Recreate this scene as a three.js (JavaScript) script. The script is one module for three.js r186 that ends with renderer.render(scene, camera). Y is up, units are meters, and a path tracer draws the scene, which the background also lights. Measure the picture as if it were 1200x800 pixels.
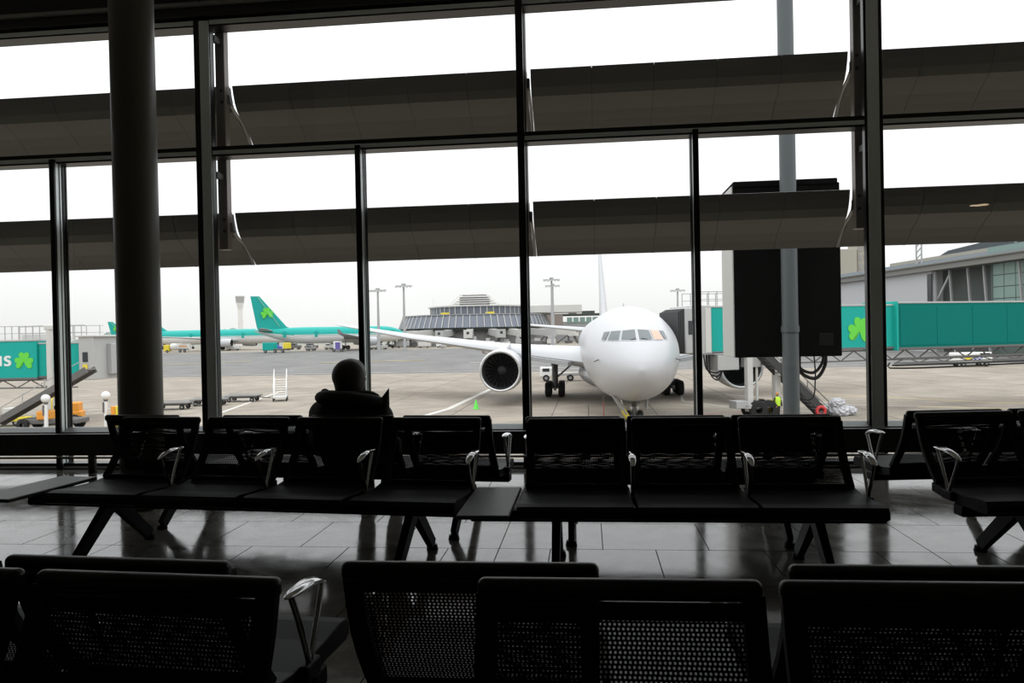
import * as THREE from 'three';
import { RoundedBoxGeometry } from 'three/addons/geometries/RoundedBoxGeometry.js';
import { mergeGeometries, mergeVertices } from 'three/addons/utils/BufferGeometryUtils.js';
import { MarchingCubes } from 'three/addons/objects/MarchingCubes.js';
import { ImprovedNoise } from 'three/addons/math/ImprovedNoise.js';
import { FontLoader } from 'three/addons/loaders/FontLoader.js';
import { TextGeometry } from 'three/addons/geometries/TextGeometry.js';

// ------------------------------------------------------------------ camera, sky, exposure
const scene = new THREE.Scene();
const camera = new THREE.PerspectiveCamera(2 * Math.atan(400 / 880) * 180 / Math.PI, 1.5, 0.1, 6000);
camera.position.set(0, 1.3, 0);
camera.rotation.order = 'YXZ';
camera.rotation.set(-Math.atan(8 / 880), 5.84 * Math.PI / 180, -1.15 * Math.PI / 180);
const renderer = new THREE.WebGLRenderer({ antialias: true });
renderer.toneMapping = THREE.LinearToneMapping;
renderer.toneMappingExposure = 1.16;
renderer.shadowMap.enabled = true;

const perlin = new ImprovedNoise();
const fbm = (x, y, z, n = 4) => { let s = 0, a = 0.5, f = 1; for (let i = 0; i < n; i++) { s += a * perlin.noise(x * f, y * f, z * f); a *= 0.5; f *= 2.03; } return s; };
{ // overcast sky: luminance rises from the horizon to the zenith, soft cloud texture all round
  const W = 512, H = 256, data = new Float32Array(W * H * 4);
  for (let r = 0; r < H; r++) for (let c = 0; c < W; c++) {
    const el = ((r + 0.5) / H - 0.5) * Math.PI, az = ((c + 0.5) / W - 0.5) * 2 * Math.PI;
    const x = Math.cos(az) * Math.cos(el), y = Math.sin(el), z = Math.sin(az) * Math.cos(el), k = (r * W + c) * 4;
    const s = Math.max(0, y), n = fbm(x * 2.2 + 7, y * 7, z * 2.2, 4);
    const L = 0.83 * (1 + 1.9 * s) * (1 + 0.1 * n), warm = Math.exp(-s * 9);
    const g = y < 0 ? 0.5 : 1;
    data[k] = L * (0.985 + 0.012 * warm) * g; data[k + 1] = L * (0.99 - 0.012 * warm) * g; data[k + 2] = L * (1.02 - 0.07 * warm) * g; data[k + 3] = 1;
  }
  const t = new THREE.DataTexture(data, W, H, THREE.RGBAFormat, THREE.FloatType);
  t.mapping = THREE.EquirectangularReflectionMapping; t.magFilter = t.minFilter = THREE.LinearFilter; t.needsUpdate = true;
  scene.background = t;
}

// ------------------------------------------------------------------ helpers
let seed = 7;
const rnd = () => { seed = (seed * 1664525 + 1013904223) >>> 0; return seed / 4294967296; };
const rr = (a, b) => a + (b - a) * rnd();
const V = (x, y, z) => new THREE.Vector3(x, y, z);
const taken = {};
function numbered(name) { name = name.replace(/_\d{3}$/, ''); const n = taken[name] ?? 0; taken[name] = n + 1; return n ? name + '_' + String(n).padStart(3, '0') : name; }
function clean(g) {
  g = g.index ? g.toNonIndexed() : g.clone();
  for (const k of Object.keys(g.attributes)) if (!['position', 'normal', 'uv'].includes(k)) g.deleteAttribute(k);
  if (!g.attributes.normal) g.computeVertexNormals();
  if (!g.attributes.uv) g.setAttribute('uv', new THREE.BufferAttribute(new Float32Array(g.attributes.position.count * 2), 2));
  g.groups = [];
  return g;
}
const merge = (list) => list.length === 1 ? list[0] : mergeGeometries(list.map(clean));
const at = (g, x, y, z, rx = 0, ry = 0, rz = 0) => { if (rx) g.rotateX(rx); if (rz) g.rotateZ(rz); if (ry) g.rotateY(ry); return g.translate(x, y, z); };
const box = (w, h, d, x = 0, y = 0, z = 0, rx = 0, ry = 0, rz = 0) => at(new THREE.BoxGeometry(w, h, d), x, y, z, rx, ry, rz);
const rbox = (w, h, d, x = 0, y = 0, z = 0, r = 0.01, rx = 0, ry = 0, rz = 0) => at(new RoundedBoxGeometry(w, h, d, 2, Math.min(r, w / 2.01, h / 2.01, d / 2.01)), x, y, z, rx, ry, rz);
const cyl = (r0, r1, h, x = 0, y = 0, z = 0, n = 20, rx = 0, ry = 0, rz = 0) => at(new THREE.CylinderGeometry(r0, r1, h, n), x, y, z, rx, ry, rz);
function bar(a, b, w, h = w) { // a box from point a to point b
  const d = V(...b).sub(V(...a)), L = d.length(), g = new THREE.BoxGeometry(w, h, L);
  const m = new THREE.Matrix4().lookAt(V(...b), V(...a), Math.abs(d.y) > 0.98 * L ? V(1, 0, 0) : V(0, 1, 0));
  g.applyMatrix4(m); return g.translate((a[0] + b[0]) / 2, (a[1] + b[1]) / 2, (a[2] + b[2]) / 2);
}
const tube = (pts, r, n = 16, k = 8) => new THREE.TubeGeometry(new THREE.CatmullRomCurve3(pts.map((p) => V(...p))), n, r, k, false);
const prism = (pts, depth, bevel = 0) => { const g = new THREE.ExtrudeGeometry(new THREE.Shape(pts.map((p) => new THREE.Vector2(...p))), { depth, bevelEnabled: bevel > 0, bevelSize: bevel, bevelThickness: bevel, bevelSegments: 2 }); return g; };
function mesh(name, geo, mat, parent, label) {
  const m = new THREE.Mesh(Array.isArray(geo) ? merge(geo) : geo, mat);
  m.name = parent ? name : numbered(name); m.castShadow = m.receiveShadow = true;
  if (label) m.userData.label = label;
  (parent ?? scene).add(m); return m;
}
function thing(name, label, category, pos = [0, 0, 0], turn = 0, group) {
  const o = new THREE.Group(); o.name = numbered(name); o.position.set(...pos); o.rotation.y = turn; scene.add(o);
  o.userData = { label, category }; if (group) o.userData.group = group; return o;
}
const one = (name, geo, mat, label, category, group) => { const m = mesh(name, geo, mat); m.userData = { label, category }; if (group) m.userData.group = group; return m; };
const struct = (name, geo, mat, label) => { const m = mesh(name, geo, mat); m.userData.kind = 'structure'; if (label) m.userData.label = label; return m; };
const structGroup = (name) => { const o = new THREE.Group(); o.name = name; o.userData.kind = 'structure'; scene.add(o); return o; };
function dup(src, label, pos, turn) { const c = src.clone(); c.name = numbered(src.name); c.userData = { ...src.userData, label }; if (pos) c.position.set(...pos); if (turn !== undefined) c.rotation.y = turn; scene.add(c); return c; }
function rows(grid, closeU = false) { // grid[i][j] of [x,y,z] -> smooth surface
  const p = [], uv = [], idx = [], n = grid.length, m = grid[0].length;
  grid.forEach((row, i) => row.forEach((v, j) => { p.push(...v); uv.push(j / (m - 1), i / (n - 1)); }));
  for (let i = 0; i < n - 1; i++) for (let j = 0; j < m - 1; j++) { const a = i * m + j; idx.push(a, a + 1, a + m, a + 1, a + m + 1, a + m); }
  let g = new THREE.BufferGeometry();
  g.setAttribute('position', new THREE.Float32BufferAttribute(p, 3)); g.setAttribute('uv', new THREE.Float32BufferAttribute(uv, 2)); g.setIndex(idx);
  if (closeU) { g.deleteAttribute('uv'); g = mergeVertices(g, 1e-5); }
  g.computeVertexNormals(); return g;
}
function tex(w, h, fn, srgb = true) {
  const d = new Uint8Array(w * h * 4);
  for (let y = 0; y < h; y++) for (let x = 0; x < w; x++) { const c = fn(x / w, y / h, x, y), k = (y * w + x) * 4; for (let i = 0; i < 3; i++) d[k + i] = Math.max(0, Math.min(255, (Array.isArray(c) ? c[i] : c) * 255)); d[k + 3] = 255; }
  const t = new THREE.DataTexture(d, w, h); t.wrapS = t.wrapT = THREE.RepeatWrapping; t.magFilter = THREE.LinearFilter; t.minFilter = THREE.LinearMipmapLinearFilter; t.generateMipmaps = true;
  if (srgb) t.colorSpace = THREE.SRGBColorSpace; t.needsUpdate = true; return t;
}
// noise that repeats at the edges of its tile
const wrapNoise = (u, v, f, s, n = 4) => { const a = u * Math.PI * 2, b = v * Math.PI * 2, R = f / (2 * Math.PI); return fbm(Math.cos(a) * R + s, Math.sin(a) * R + Math.cos(b) * R * 1.3 + s * 2, Math.sin(b) * R, n); };
function metreUV(g, scale = 1, axes = 'xz') { // plan uv in metres
  const p = g.attributes.position, uv = new Float32Array(p.count * 2), A = 'xyz'.indexOf(axes[0]), B = 'xyz'.indexOf(axes[1]), arr = p.array;
  for (let i = 0; i < p.count; i++) { uv[2 * i] = arr[3 * i + A] * scale; uv[2 * i + 1] = arr[3 * i + B] * scale; }
  g.setAttribute('uv', new THREE.BufferAttribute(uv, 2)); return g;
}
const M = (r, g, b, rough = 0.6, metal = 0, extra = {}) => new THREE.MeshPhysicalMaterial({ color: new THREE.Color().setRGB(r, g, b), roughness: rough, metalness: metal, side: THREE.DoubleSide, ...extra });

// ------------------------------------------------------------------ materials
const concreteMap = tex(512, 512, (u, v) => { const n = wrapNoise(u, v, 5, 3), f = wrapNoise(u, v, 60, 9, 2); const k = 0.9 + 0.2 * n + 0.1 * f; return [0.98 * k, 0.95 * k, 0.9 * k]; });
const asphaltMap = tex(512, 512, (u, v) => { const n = wrapNoise(u, v, 6, 13), f = wrapNoise(u, v, 90, 19, 2); const k = 0.88 + 0.2 * n + 0.22 * f; return [k, k, 0.99 * k]; });
const stoneMap = tex(512, 512, (u, v) => { const n = wrapNoise(u, v, 7, 23), f = wrapNoise(u, v, 70, 29, 2); const k = 0.88 + 0.24 * n + 0.14 * f; return [k, 0.985 * k, 0.96 * k]; });
const stoneRough = tex(512, 512, (u, v) => { const n = wrapNoise(u, v, 9, 33), f = wrapNoise(u, v, 50, 39, 3); return 0.62 + 0.5 * n + 0.25 * f; }, false);
const mat = {
  concretes: [0, 1, 2, 3].map((i) => M(0.325 + 0.013 * i, 0.298 + 0.012 * i, 0.27 + 0.011 * i, 0.85, 0, { map: concreteMap })),
  concrete: M(0.34, 0.315, 0.285, 0.85, 0, { map: concreteMap }), joint: M(0.16, 0.15, 0.14, 0.9), asphalt: M(0.2, 0.195, 0.19, 0.85, 0, { map: asphaltMap }),
  grass: M(0.22, 0.23, 0.19, 0.95), whiteLine: M(0.54, 0.52, 0.48, 0.7), yellowLine: M(0.6, 0.46, 0.16, 0.7), redLine: M(0.4, 0.12, 0.09, 0.7),
  tiles: [0, 1, 2].map((i) => M(0.21 + 0.02 * i, 0.205 + 0.02 * i, 0.19 + 0.018 * i, 0.2, 0, { map: stoneMap, roughnessMap: stoneRough })), grout: M(0.06, 0.055, 0.05, 0.6),
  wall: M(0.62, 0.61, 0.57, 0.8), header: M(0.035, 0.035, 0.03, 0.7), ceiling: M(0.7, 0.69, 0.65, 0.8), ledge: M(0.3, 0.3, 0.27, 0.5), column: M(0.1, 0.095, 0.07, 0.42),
  frame: M(0.012, 0.013, 0.012, 0.35, 0.3), frameFace: M(0.8, 0.87, 0.87, 0.42, 0.55), sill: M(0.2, 0.215, 0.21, 0.5), barrier: M(0.008, 0.008, 0.008, 0.45), barrierTrim: M(0.1, 0.1, 0.09, 0.4, 0.4),
  glass: new THREE.MeshPhysicalMaterial({ color: new THREE.Color(0.95, 0.975, 0.965), roughness: 0, transmission: 1, thickness: 0, ior: 1.5, side: THREE.DoubleSide }),
  fin: M(0.19, 0.18, 0.155, 0.5), finRib: M(0.05, 0.05, 0.045, 0.6), post: M(0.28, 0.25, 0.23, 0.5, 0.2), arm: M(0.5, 0.49, 0.46, 0.4),
  black: M(0.004, 0.004, 0.0037, 0.5, 0, { specularIntensity: 0.3 }), blackPanel: M(0.003, 0.003, 0.003, 0.6, 0, { specularIntensity: 0.2 }), rail: M(0.01, 0.01, 0.009, 0.34, 0, { specularIntensity: 0.7 }), tableTop: M(0.042, 0.042, 0.04, 0.45), chrome: M(0.6, 0.6, 0.6, 0.14, 1),
  hair: M(0.008, 0.005, 0.004, 0.5), jacket: M(0.008, 0.008, 0.008, 0.75), fur: M(0.06, 0.05, 0.035, 0.95), skin: M(0.35, 0.2, 0.14, 0.55), trousers: M(0.01, 0.012, 0.02, 0.8), shoe: M(0.01, 0.01, 0.01, 0.5),
  planeWhite: M(0.47, 0.475, 0.49, 0.3), planeGrey: M(0.35, 0.35, 0.35, 0.45), planeDark: M(0.05, 0.05, 0.055, 0.5), tyre: M(0.012, 0.012, 0.012, 0.8), hub: M(0.3, 0.3, 0.3, 0.5, 0.3), steel: M(0.2, 0.2, 0.2, 0.45, 0.5),
  cockpit: M(0.1, 0.115, 0.12, 0.12, 0.2), cockpitReflection: M(0.62, 0.36, 0.26, 0.3), inletLip: M(0.62, 0.62, 0.62, 0.25, 0.8), inletInner: M(0.06, 0.06, 0.06, 0.5), fanBlade: M(0.04, 0.04, 0.042, 0.4, 0.5), spinner: M(0.09, 0.09, 0.09, 0.4),
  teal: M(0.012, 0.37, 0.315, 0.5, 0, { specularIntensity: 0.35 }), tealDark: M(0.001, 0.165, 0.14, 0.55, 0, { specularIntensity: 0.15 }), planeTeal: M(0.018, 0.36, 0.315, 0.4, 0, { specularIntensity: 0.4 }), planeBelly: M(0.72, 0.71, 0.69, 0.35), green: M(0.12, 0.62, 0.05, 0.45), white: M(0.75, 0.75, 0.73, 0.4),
  bridgeGrey: M(0.42, 0.42, 0.41, 0.5), bridgeLight: M(0.58, 0.57, 0.54, 0.45), bellows: M(0.05, 0.05, 0.05, 0.8), steelDark: M(0.035, 0.035, 0.035, 0.6), truss: M(0.14, 0.135, 0.13, 0.6, 0.2), galv: M(0.42, 0.42, 0.42, 0.5, 0.3), darkGlass: M(0.03, 0.035, 0.04, 0.15),
  signBlack: M(0.003, 0.003, 0.003, 0.8, 0, { specularIntensity: 0.08 }), signSide: M(0.42, 0.42, 0.39, 0.5), poleGrey: M(0.075, 0.088, 0.09, 0.5), cable: M(0.008, 0.008, 0.008, 0.6),
  orange: M(0.75, 0.3, 0.03, 0.5), yellow: M(0.75, 0.6, 0.04, 0.5), hivis: M(0.55, 0.85, 0.05, 0.6), red: M(0.55, 0.04, 0.04, 0.5), blue: M(0.06, 0.09, 0.4, 0.4), purple: M(0.16, 0.12, 0.4, 0.4), bag: M(0.5, 0.5, 0.52, 0.55), stripePale: M(0.3, 0.62, 0.4, 0.4), coneGreen: M(0.12, 0.75, 0.08, 0.5),
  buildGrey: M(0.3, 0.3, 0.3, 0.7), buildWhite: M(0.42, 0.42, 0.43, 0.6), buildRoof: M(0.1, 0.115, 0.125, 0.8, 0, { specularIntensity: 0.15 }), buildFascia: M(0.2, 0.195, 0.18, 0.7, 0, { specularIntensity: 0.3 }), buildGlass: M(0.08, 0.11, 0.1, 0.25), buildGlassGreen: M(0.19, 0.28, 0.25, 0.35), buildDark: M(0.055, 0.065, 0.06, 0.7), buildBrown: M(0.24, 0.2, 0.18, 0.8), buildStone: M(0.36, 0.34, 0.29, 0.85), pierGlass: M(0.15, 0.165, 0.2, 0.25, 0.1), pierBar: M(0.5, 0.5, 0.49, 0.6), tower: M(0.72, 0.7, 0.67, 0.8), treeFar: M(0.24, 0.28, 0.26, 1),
  lampGlow: M(0.9, 0.85, 0.7, 0.5, 0, { emissive: new THREE.Color(1, 0.78, 0.5), emissiveIntensity: 9 }), lampRing: M(0.4, 0.4, 0.4, 0.5),
};
const GY = -4.6, ZW = -7.35; // apron level, glass plane

// ------------------------------------------------------------------ the hall
const X0 = -12, X1 = 14, ZB = 13, HC = 5.1;
const floor = struct('floor', box(X1 - X0, 0.4, ZB - ZW + 0.2, (X0 + X1) / 2, -0.212, (ZB + ZW - 0.2) / 2), mat.grout);
{
  const joints = []; for (let k = -5; k < 6; k++) joints.push(-0.567 + 2.508 * k);
  const P = 0.627, D = 0.62;
  for (let r = 0; r < 8; r++) { // rows from the glass towards the camera; one row edge lies at z = -4.53
    const z0 = Math.max(ZW + 0.04, -4.53 - D * (5 - r)), z1 = -4.53 - D * (4 - r), shift = r % 2 ? P / 2 : 0;
    let xs = []; for (let x = 0.06 + shift - 14 * P; x < 7; x += P) xs.push(x);
    if (shift) { xs.push(...joints); xs.sort((a, b) => a - b); }
    xs = xs.filter((x) => x > -8.2 && x < 5.2);
    for (let i = 0; i + 1 < xs.length; i++) {
      const w = xs[i + 1] - xs[i] - 0.006, g = box(w, 0.02, z1 - z0 - 0.006, (xs[i] + xs[i + 1]) / 2, -0.01 - 0.0006 * rnd(), (z0 + z1) / 2);
      mesh('floor_tile', metreUV(g, 0.8), mat.tiles[Math.floor(rnd() * 3)], floor);
    }
  }
  // beyond the pieces that can be told apart, one plain field of the same stone
  mesh('floor_field', [metreUV(box(X1 - X0, 0.02, ZB + 2.0, (X0 + X1) / 2, -0.01, (ZB - 2.0) / 2 + 0.025), 0.8), metreUV(box(3.6, 0.02, 5.35, X0 + 1.8, -0.01, -4.64), 0.8), metreUV(box(X1 - 5.4, 0.02, 5.35, (X1 + 5.4) / 2, -0.01, -4.64), 0.8)], mat.tiles[1], floor);
}
struct('ceiling', box(X1 - X0 + 0.6, 0.3, ZB - ZW + 0.9, (X0 + X1) / 2, HC + 0.15, (ZB + ZW - 0.3) / 2), mat.ceiling);
struct('wall_left', box(0.3, HC, ZB - ZW + 0.3, X0 - 0.15, HC / 2, (ZB + ZW) / 2), mat.wall);
struct('wall_right', box(0.3, HC, ZB - ZW + 0.3, X1 + 0.15, HC / 2, (ZB + ZW) / 2), mat.wall);
struct('wall_back', box(X1 - X0 + 0.6, HC, 0.3, (X0 + X1) / 2, HC / 2, ZB + 0.15), mat.wall);
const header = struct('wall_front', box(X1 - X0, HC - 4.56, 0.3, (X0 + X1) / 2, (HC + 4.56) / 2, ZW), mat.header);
mesh('ledge', box(X1 - X0, 0.03, 0.05, (X0 + X1) / 2, 4.66, ZW + 0.175), mat.ledge, header);
mesh('cable_drop', tube([[-3.95, 4.9, -6.9], [-3.86, 4.78, -7.0], [-3.78, 4.67, -7.14]], 0.012), mat.frame, header);
struct('wall_lower', box(X1 - X0 + 0.6, 4.2, 0.4, (X0 + X1) / 2, GY + 2.1, ZW + 0.1), mat.buildGrey);
{ // curtain wall
  const w = structGroup('window_1');
  const full = [-7.115, -0.615, 5.965], main = [-10.45, -3.885, 2.7, 9.26], minor = [-8.8, -5.47, -2.235, 1.035, 4.33, 7.6];
  // deep narrow mullions: dark nose towards the hall, pale sides, dark gasket against the glass
  const mullion = (x, h, nose, depth) => { const m = mesh('mullion', [rbox(nose, h, 0.03, x, h / 2, ZW + 0.11, 0.004), box(nose + 0.012, h, 0.03, x, h / 2, ZW - 0.01), box(nose + 0.02, h, 0.02, x, h / 2, ZW - 0.045), rbox(nose + 0.004, h, 0.012, x, h / 2, ZW + 0.045, 0.002)], mat.frame, w); mesh('side_plate', box(nose - 0.004, h, depth, x, h / 2, ZW + 0.1 - depth / 2), mat.frameFace, m); };
  // wide main mullions: dark profile with a pale face plate; [left edge, right edge, plate left, plate right]
  for (const [l, r, pl, pr] of [[-10.55, -10.37, -10.48, -10.38], [-3.916, -3.742, -3.85, -3.748], [2.572, 2.736, 2.594, 2.7], [9.17, 9.34, 9.19, 9.3]]) { const c = (l + r) / 2, m = mesh('mullion', [rbox(r - l, 4.56, 0.07, c, 2.28, ZW + 0.065, 0.005), box(0.07, 4.56, 0.12, c, 2.28, ZW - 0.02)], mat.frame, w); mesh('cover_plate', rbox(pr - pl, 4.5, 0.012, (pl + pr) / 2, 2.27, ZW + 0.105, 0.003), mat.frameFace, m); }
  for (const x of full) mullion(x, 4.56, 0.07, 0.12);
  for (const x of minor) mullion(x, 3.2, 0.055, 0.12);
  const all = [...main, ...full].sort((a, b) => a - b), low = [...main, ...full, ...minor].sort((a, b) => a - b);
  const hbar = (y, h, d, m2, face) => { const t = mesh('transom', box(X1 - X0, h, d, (X0 + X1) / 2, y, ZW), mat.frame, w); if (face) mesh('cover_plate', rbox(X1 - X0, face, 0.012, (X0 + X1) / 2, y - 0.012, ZW + d / 2 + 0.003, 0.003), m2, t); };
  hbar(4.52, 0.1, 0.18, mat.frameFace, 0.045); hbar(3.21, 0.1, 0.17, mat.frameFace, 0.04); mesh('sill', prism([[0.08, 0.345], [0.11, 0.345], [0.11, 0.385], [0.0, 0.42], [-0.06, 0.42], [-0.06, 0.345]], X1 - X0).rotateY(-Math.PI / 2).translate(X1, 0, ZW), mat.sill, w); hbar(0.03, 0.06, 0.17, mat.frameFace, 0.02);
  const edge = (a) => [X0, ...a, X1];
  const e1 = edge(all), e2 = edge(low);
  for (let i = 0; i + 1 < e1.length; i++) mesh('pane', at(new THREE.PlaneGeometry(e1[i + 1] - e1[i] - 0.05, 1.24), (e1[i] + e1[i + 1]) / 2, 3.865, ZW - 0.02), mat.glass, w);
  for (let i = 0; i + 1 < e2.length; i++) {
    mesh('pane', at(new THREE.PlaneGeometry(e2[i + 1] - e2[i] - 0.05, 2.79), (e2[i] + e2[i + 1]) / 2, 1.778, ZW - 0.02), mat.glass, w);
    mesh('pane', at(new THREE.PlaneGeometry(e2[i + 1] - e2[i] - 0.05, 0.28), (e2[i] + e2[i + 1]) / 2, 0.19, ZW - 0.02), mat.glass, w);
  }
}
{ // round column
  const c = structGroup('round_column'); c.position.set(-3.53, 0, -5.6);
  const prof = [[0, 0], [0.175, 0], [0.175, 0.02], [0.163, 0.03], [0.163, HC], [0, HC]].map((p) => new THREE.Vector2(...p));
  mesh('shaft', new THREE.LatheGeometry(prof, 64), mat.column, c);
}
{ // low black barrier in front of the glass
  const b = thing('low_barrier', 'long low black rail panel running along the foot of the window wall', 'barrier', [0, 0, -7.02]);
  mesh('panel', rbox(20.5, 0.216, 0.05, -1, 0.288, 0, 0.008), mat.barrier, b);
  mesh('trim', rbox(20.5, 0.018, 0.06, -1, 0.158, 0.005, 0.004), mat.barrierTrim, b);
  for (let x = -10; x < 8; x += 1.64) mesh('leg', rbox(0.07, 0.19, 0.04, x + 0.12, 0.095, -0.01, 0.005), mat.barrier, b);
}
{ // one ceiling downlight at the back of the hall, seen as a reflection in the glass
  const x = 12.3, z = 10.3, o = thing('ceiling_downlight', 'round warm ceiling downlight, its reflection glowing in the pane above the dark teal bridge', 'downlight', [x, HC, z]);
  mesh('ring', at(new THREE.TorusGeometry(0.29, 0.025, 10, 40), 0, -0.01, 0, Math.PI / 2), mat.lampRing, o);
  mesh('lamp', cyl(0.27, 0.27, 0.02, 0, -0.012, 0, 36), mat.lampGlow, o);
  const l = new THREE.SpotLight(new THREE.Color(1, 0.8, 0.55), 6, 0, 1.0, 0.6); l.position.set(x, HC - 0.04, z); l.target.position.set(x, 0, z); l.castShadow = true; l.name = 'downlight_beam'; scene.add(l, l.target);
}

// ------------------------------------------------------------------ sun shade fins outside the glass
{
  // profile: steep at the top, then swinging outwards and down
  const full = [[7.62, 0], [7.64, -0.08], [7.675, -0.17], [7.73, -0.245], [7.82, -0.3], [7.92, -0.36], [8.02, -0.435], [8.1, -0.505]];
  const skin = (xa, xb, prof = full) => { const th = 0.022, out = [], inn = [];
    prof.forEach(([z, y], i) => { const a = prof[Math.max(0, i - 1)], b = prof[Math.min(prof.length - 1, i + 1)], L = Math.hypot(b[0] - a[0], b[1] - a[1]), nz = -(b[1] - a[1]) / L, ny = (b[0] - a[0]) / L; inn.push([z, y]); out.push([z + nz * th, y + ny * th]); });
    const loop = [...inn, ...out.reverse()];
    const g = prism(loop, xb - xa); // x=z, y=y, extruded along z
    g.applyMatrix4(new THREE.Matrix4().set(0, 0, 1, xa, 0, 1, 0, 0, -1, 0, 0, 0, 0, 0, 0, 1)); return g; };
  const posts = [-10.4, -3.775, -0.6, 2.62, 9.2];
  const bays = [[-10.38, -3.735, 10], [-3.70, -0.575, 5], [-0.54, 2.56, 5], [2.595, 9.16, 10]];
  const bayName = ['crossing behind the round column', 'between the wide column-side mullion and the centre mullion', 'above the white airliner and the black display', 'over the dark teal bridge'];
  const rowName = ['topmost grey sun shade fin', 'upper grey sun shade fin', 'lower grey sun shade fin'];
  [5.305, 3.985, 2.645].forEach((T, r) => bays.forEach(([a, b, n], k) => {
    const f = thing('sun_shade_fin', rowName[r] + ' ' + bayName[k], 'sun shade', [(a + b) / 2, T, 0], 0, 'sun shade fins outside the glass');
    const c = (a + b) / 2, w = (b - a) / n;
    for (let i = 0; i < n; i++) mesh('fin_panel', skin(a - c + i * w + 0.002, a - c + (i + 1) * w - 0.002), mat.fin, f);
    for (let i = 0; i <= n; i++) { const x = Math.min(b - c - 0.03, Math.max(a - c, a - c + i * w - 0.02)); mesh('rib', skin(x, x + 0.03, [...full.slice(0, -1), [8.088, -0.493]]).translate(0, -0.012, -0.026), mat.finRib, f); }
    for (const x of k === 1 ? [a - c - 0.0175, b - c + 0.0175] : k === 2 ? [b - c + 0.0175] : []) mesh('arm', tube([[x, -0.2, -7.63], [x, -0.245, -7.71], [x, -0.31, -7.87], [x, -0.4, -7.99], [x, -0.5, -8.09]], 0.0155, 20, 8), mat.arm, f);
  }));
  const pl = ['vertical steel post outside, beyond the left edge of view', 'vertical steel post just outside the wide mullion by the round column', 'vertical steel post hidden behind the slim centre mullion', 'vertical steel post outside beside the wide mullion by the black display', 'vertical steel post outside, beyond the right edge of view'];
  posts.forEach((x, i) => {
    const o = thing('shade_post', pl[i], 'post', [x, 0, -7.56], 0);
    mesh('post', rbox(i === 2 ? 0.05 : 0.1, 6.2, 0.1, 0, 5.35, 0, 0.008), mat.post, o);
    for (const y of [3.9, 3.78, 2.56, 2.44]) mesh('bolt', cyl(0.016, 0.016, 0.02, i === 1 ? 0.02 : -0.02, y, 0.055, 10, Math.PI / 2), mat.finRib, o);
    for (const y of [5.15, 3.83, 2.49]) mesh('fin_bracket', rbox(0.115, 0.1, 0.05, 0, y, -0.03, 0.01), mat.finRib, o);
    for (const y of [3.0, 4.4]) mesh('wall_bracket', box(0.04, 0.06, 0.16, 0, y, 0.11), mat.finRib, o);
  });
}

// ------------------------------------------------------------------ beam benches
const SEAT_H = 0.42, TOP_H = 0.8, BW = 0.575;
function perforated(w, h, pitch, hole, map) { // a sheet with a real staggered grid of six-sided holes; map(x, y) -> point
  const pos = [], dy = pitch * 0.866, nr = Math.floor(h / dy), nc = Math.floor(w / pitch);
  const push = (x, y) => pos.push(...map(x, y));
  for (let r = 0; r < nr; r++) for (let c = 0; c < nc; c++) {
    const x0 = -w / 2 + c * (w / nc), x1 = x0 + w / nc, y0 = r * h / nr, y1 = y0 + h / nr, cx = x0 + (x1 - x0) * (r % 2 ? 0.5 : 0.5) , cy = (y0 + y1) / 2;
    const off = (r % 2 ? 0.12 : -0.12) * (x1 - x0);
    const H = []; for (let k = 0; k < 6; k++) H.push([cx + off + hole * Math.cos(k * Math.PI / 3), cy + hole * Math.sin(k * Math.PI / 3)]);
    const R = [[x1, y0], [x1, y1], [x0, y1], [x0, y0]];
    const T = (a, b, d) => { push(...a); push(...b); push(...d); };
    T(H[0], R[1], H[1]); T(R[1], H[2], H[1]); T(R[1], R[2], H[2]); T(R[2], H[3], H[2]); T(R[2], R[3], H[3]); T(H[3], R[3], H[4]); T(R[3], H[5], H[4]); T(R[3], R[0], H[5]); T(R[0], H[0], H[5]); T(R[0], R[1], H[0]);
  }
  const g = new THREE.BufferGeometry(); g.setAttribute('position', new THREE.Float32BufferAttribute(pos, 3)); g.computeVertexNormals(); return g;
}
// seat faces +z: back top at z = 0, seat front at z = 0.68
const backPt = (x, t) => { const k = t, z = 0.215 - 0.19 * k - 0.035 * Math.sin(Math.PI * k), y = 0.43 + 0.35 * k; return [x, y, z]; };
const panelGeo = perforated(0.49, 0.3, 0.0095, 0.0029, (x, y) => backPt(x, 0.03 + 0.85 * y / 0.3));
const sidePts = (x) => [0, 0.15, 0.35, 0.55, 0.75, 0.9, 0.98].map((t) => backPt(x, t));
const flat = (pts, w, d) => { const list = []; for (let i = 0; i + 1 < pts.length; i++) list.push(bar(pts[i], pts[i + 1], w, d)); return merge(list); };
const uprightGeo = [-1, 1].map((s) => flat(sidePts(s * (BW / 2 - 0.022)), 0.044, 0.022));
const lowRailGeo = rbox(0.49, 0.03, 0.02, 0, 0.437, 0.21, 0.006), midRailGeo = rbox(0.49, 0.034, 0.02, 0, backPt(0, 0.89)[1], backPt(0, 0.89)[2], 0.006);
const topRailGeo = rbox(BW, 0.044, 0.036, 0, TOP_H - 0.022, 0.012, 0.016);
const seatGeo = (() => { // pan with a turned-down front lip
  const p = [[0.2, 0.425], [0.3, 0.412], [0.5, 0.415], [0.62, 0.425], [0.665, 0.42], [0.682, 0.4], [0.682, 0.372], [0.66, 0.362], [0.6, 0.362], [0.3, 0.37], [0.2, 0.385]];
  const g = prism(p, 0.585, 0.004); g.rotateY(-Math.PI / 2).translate(0.2925, 0, 0); return g; })();
const tableGeo = (w) => rbox(w, 0.022, 0.68, 0, 0.424, 0.56, 0.008);
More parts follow.
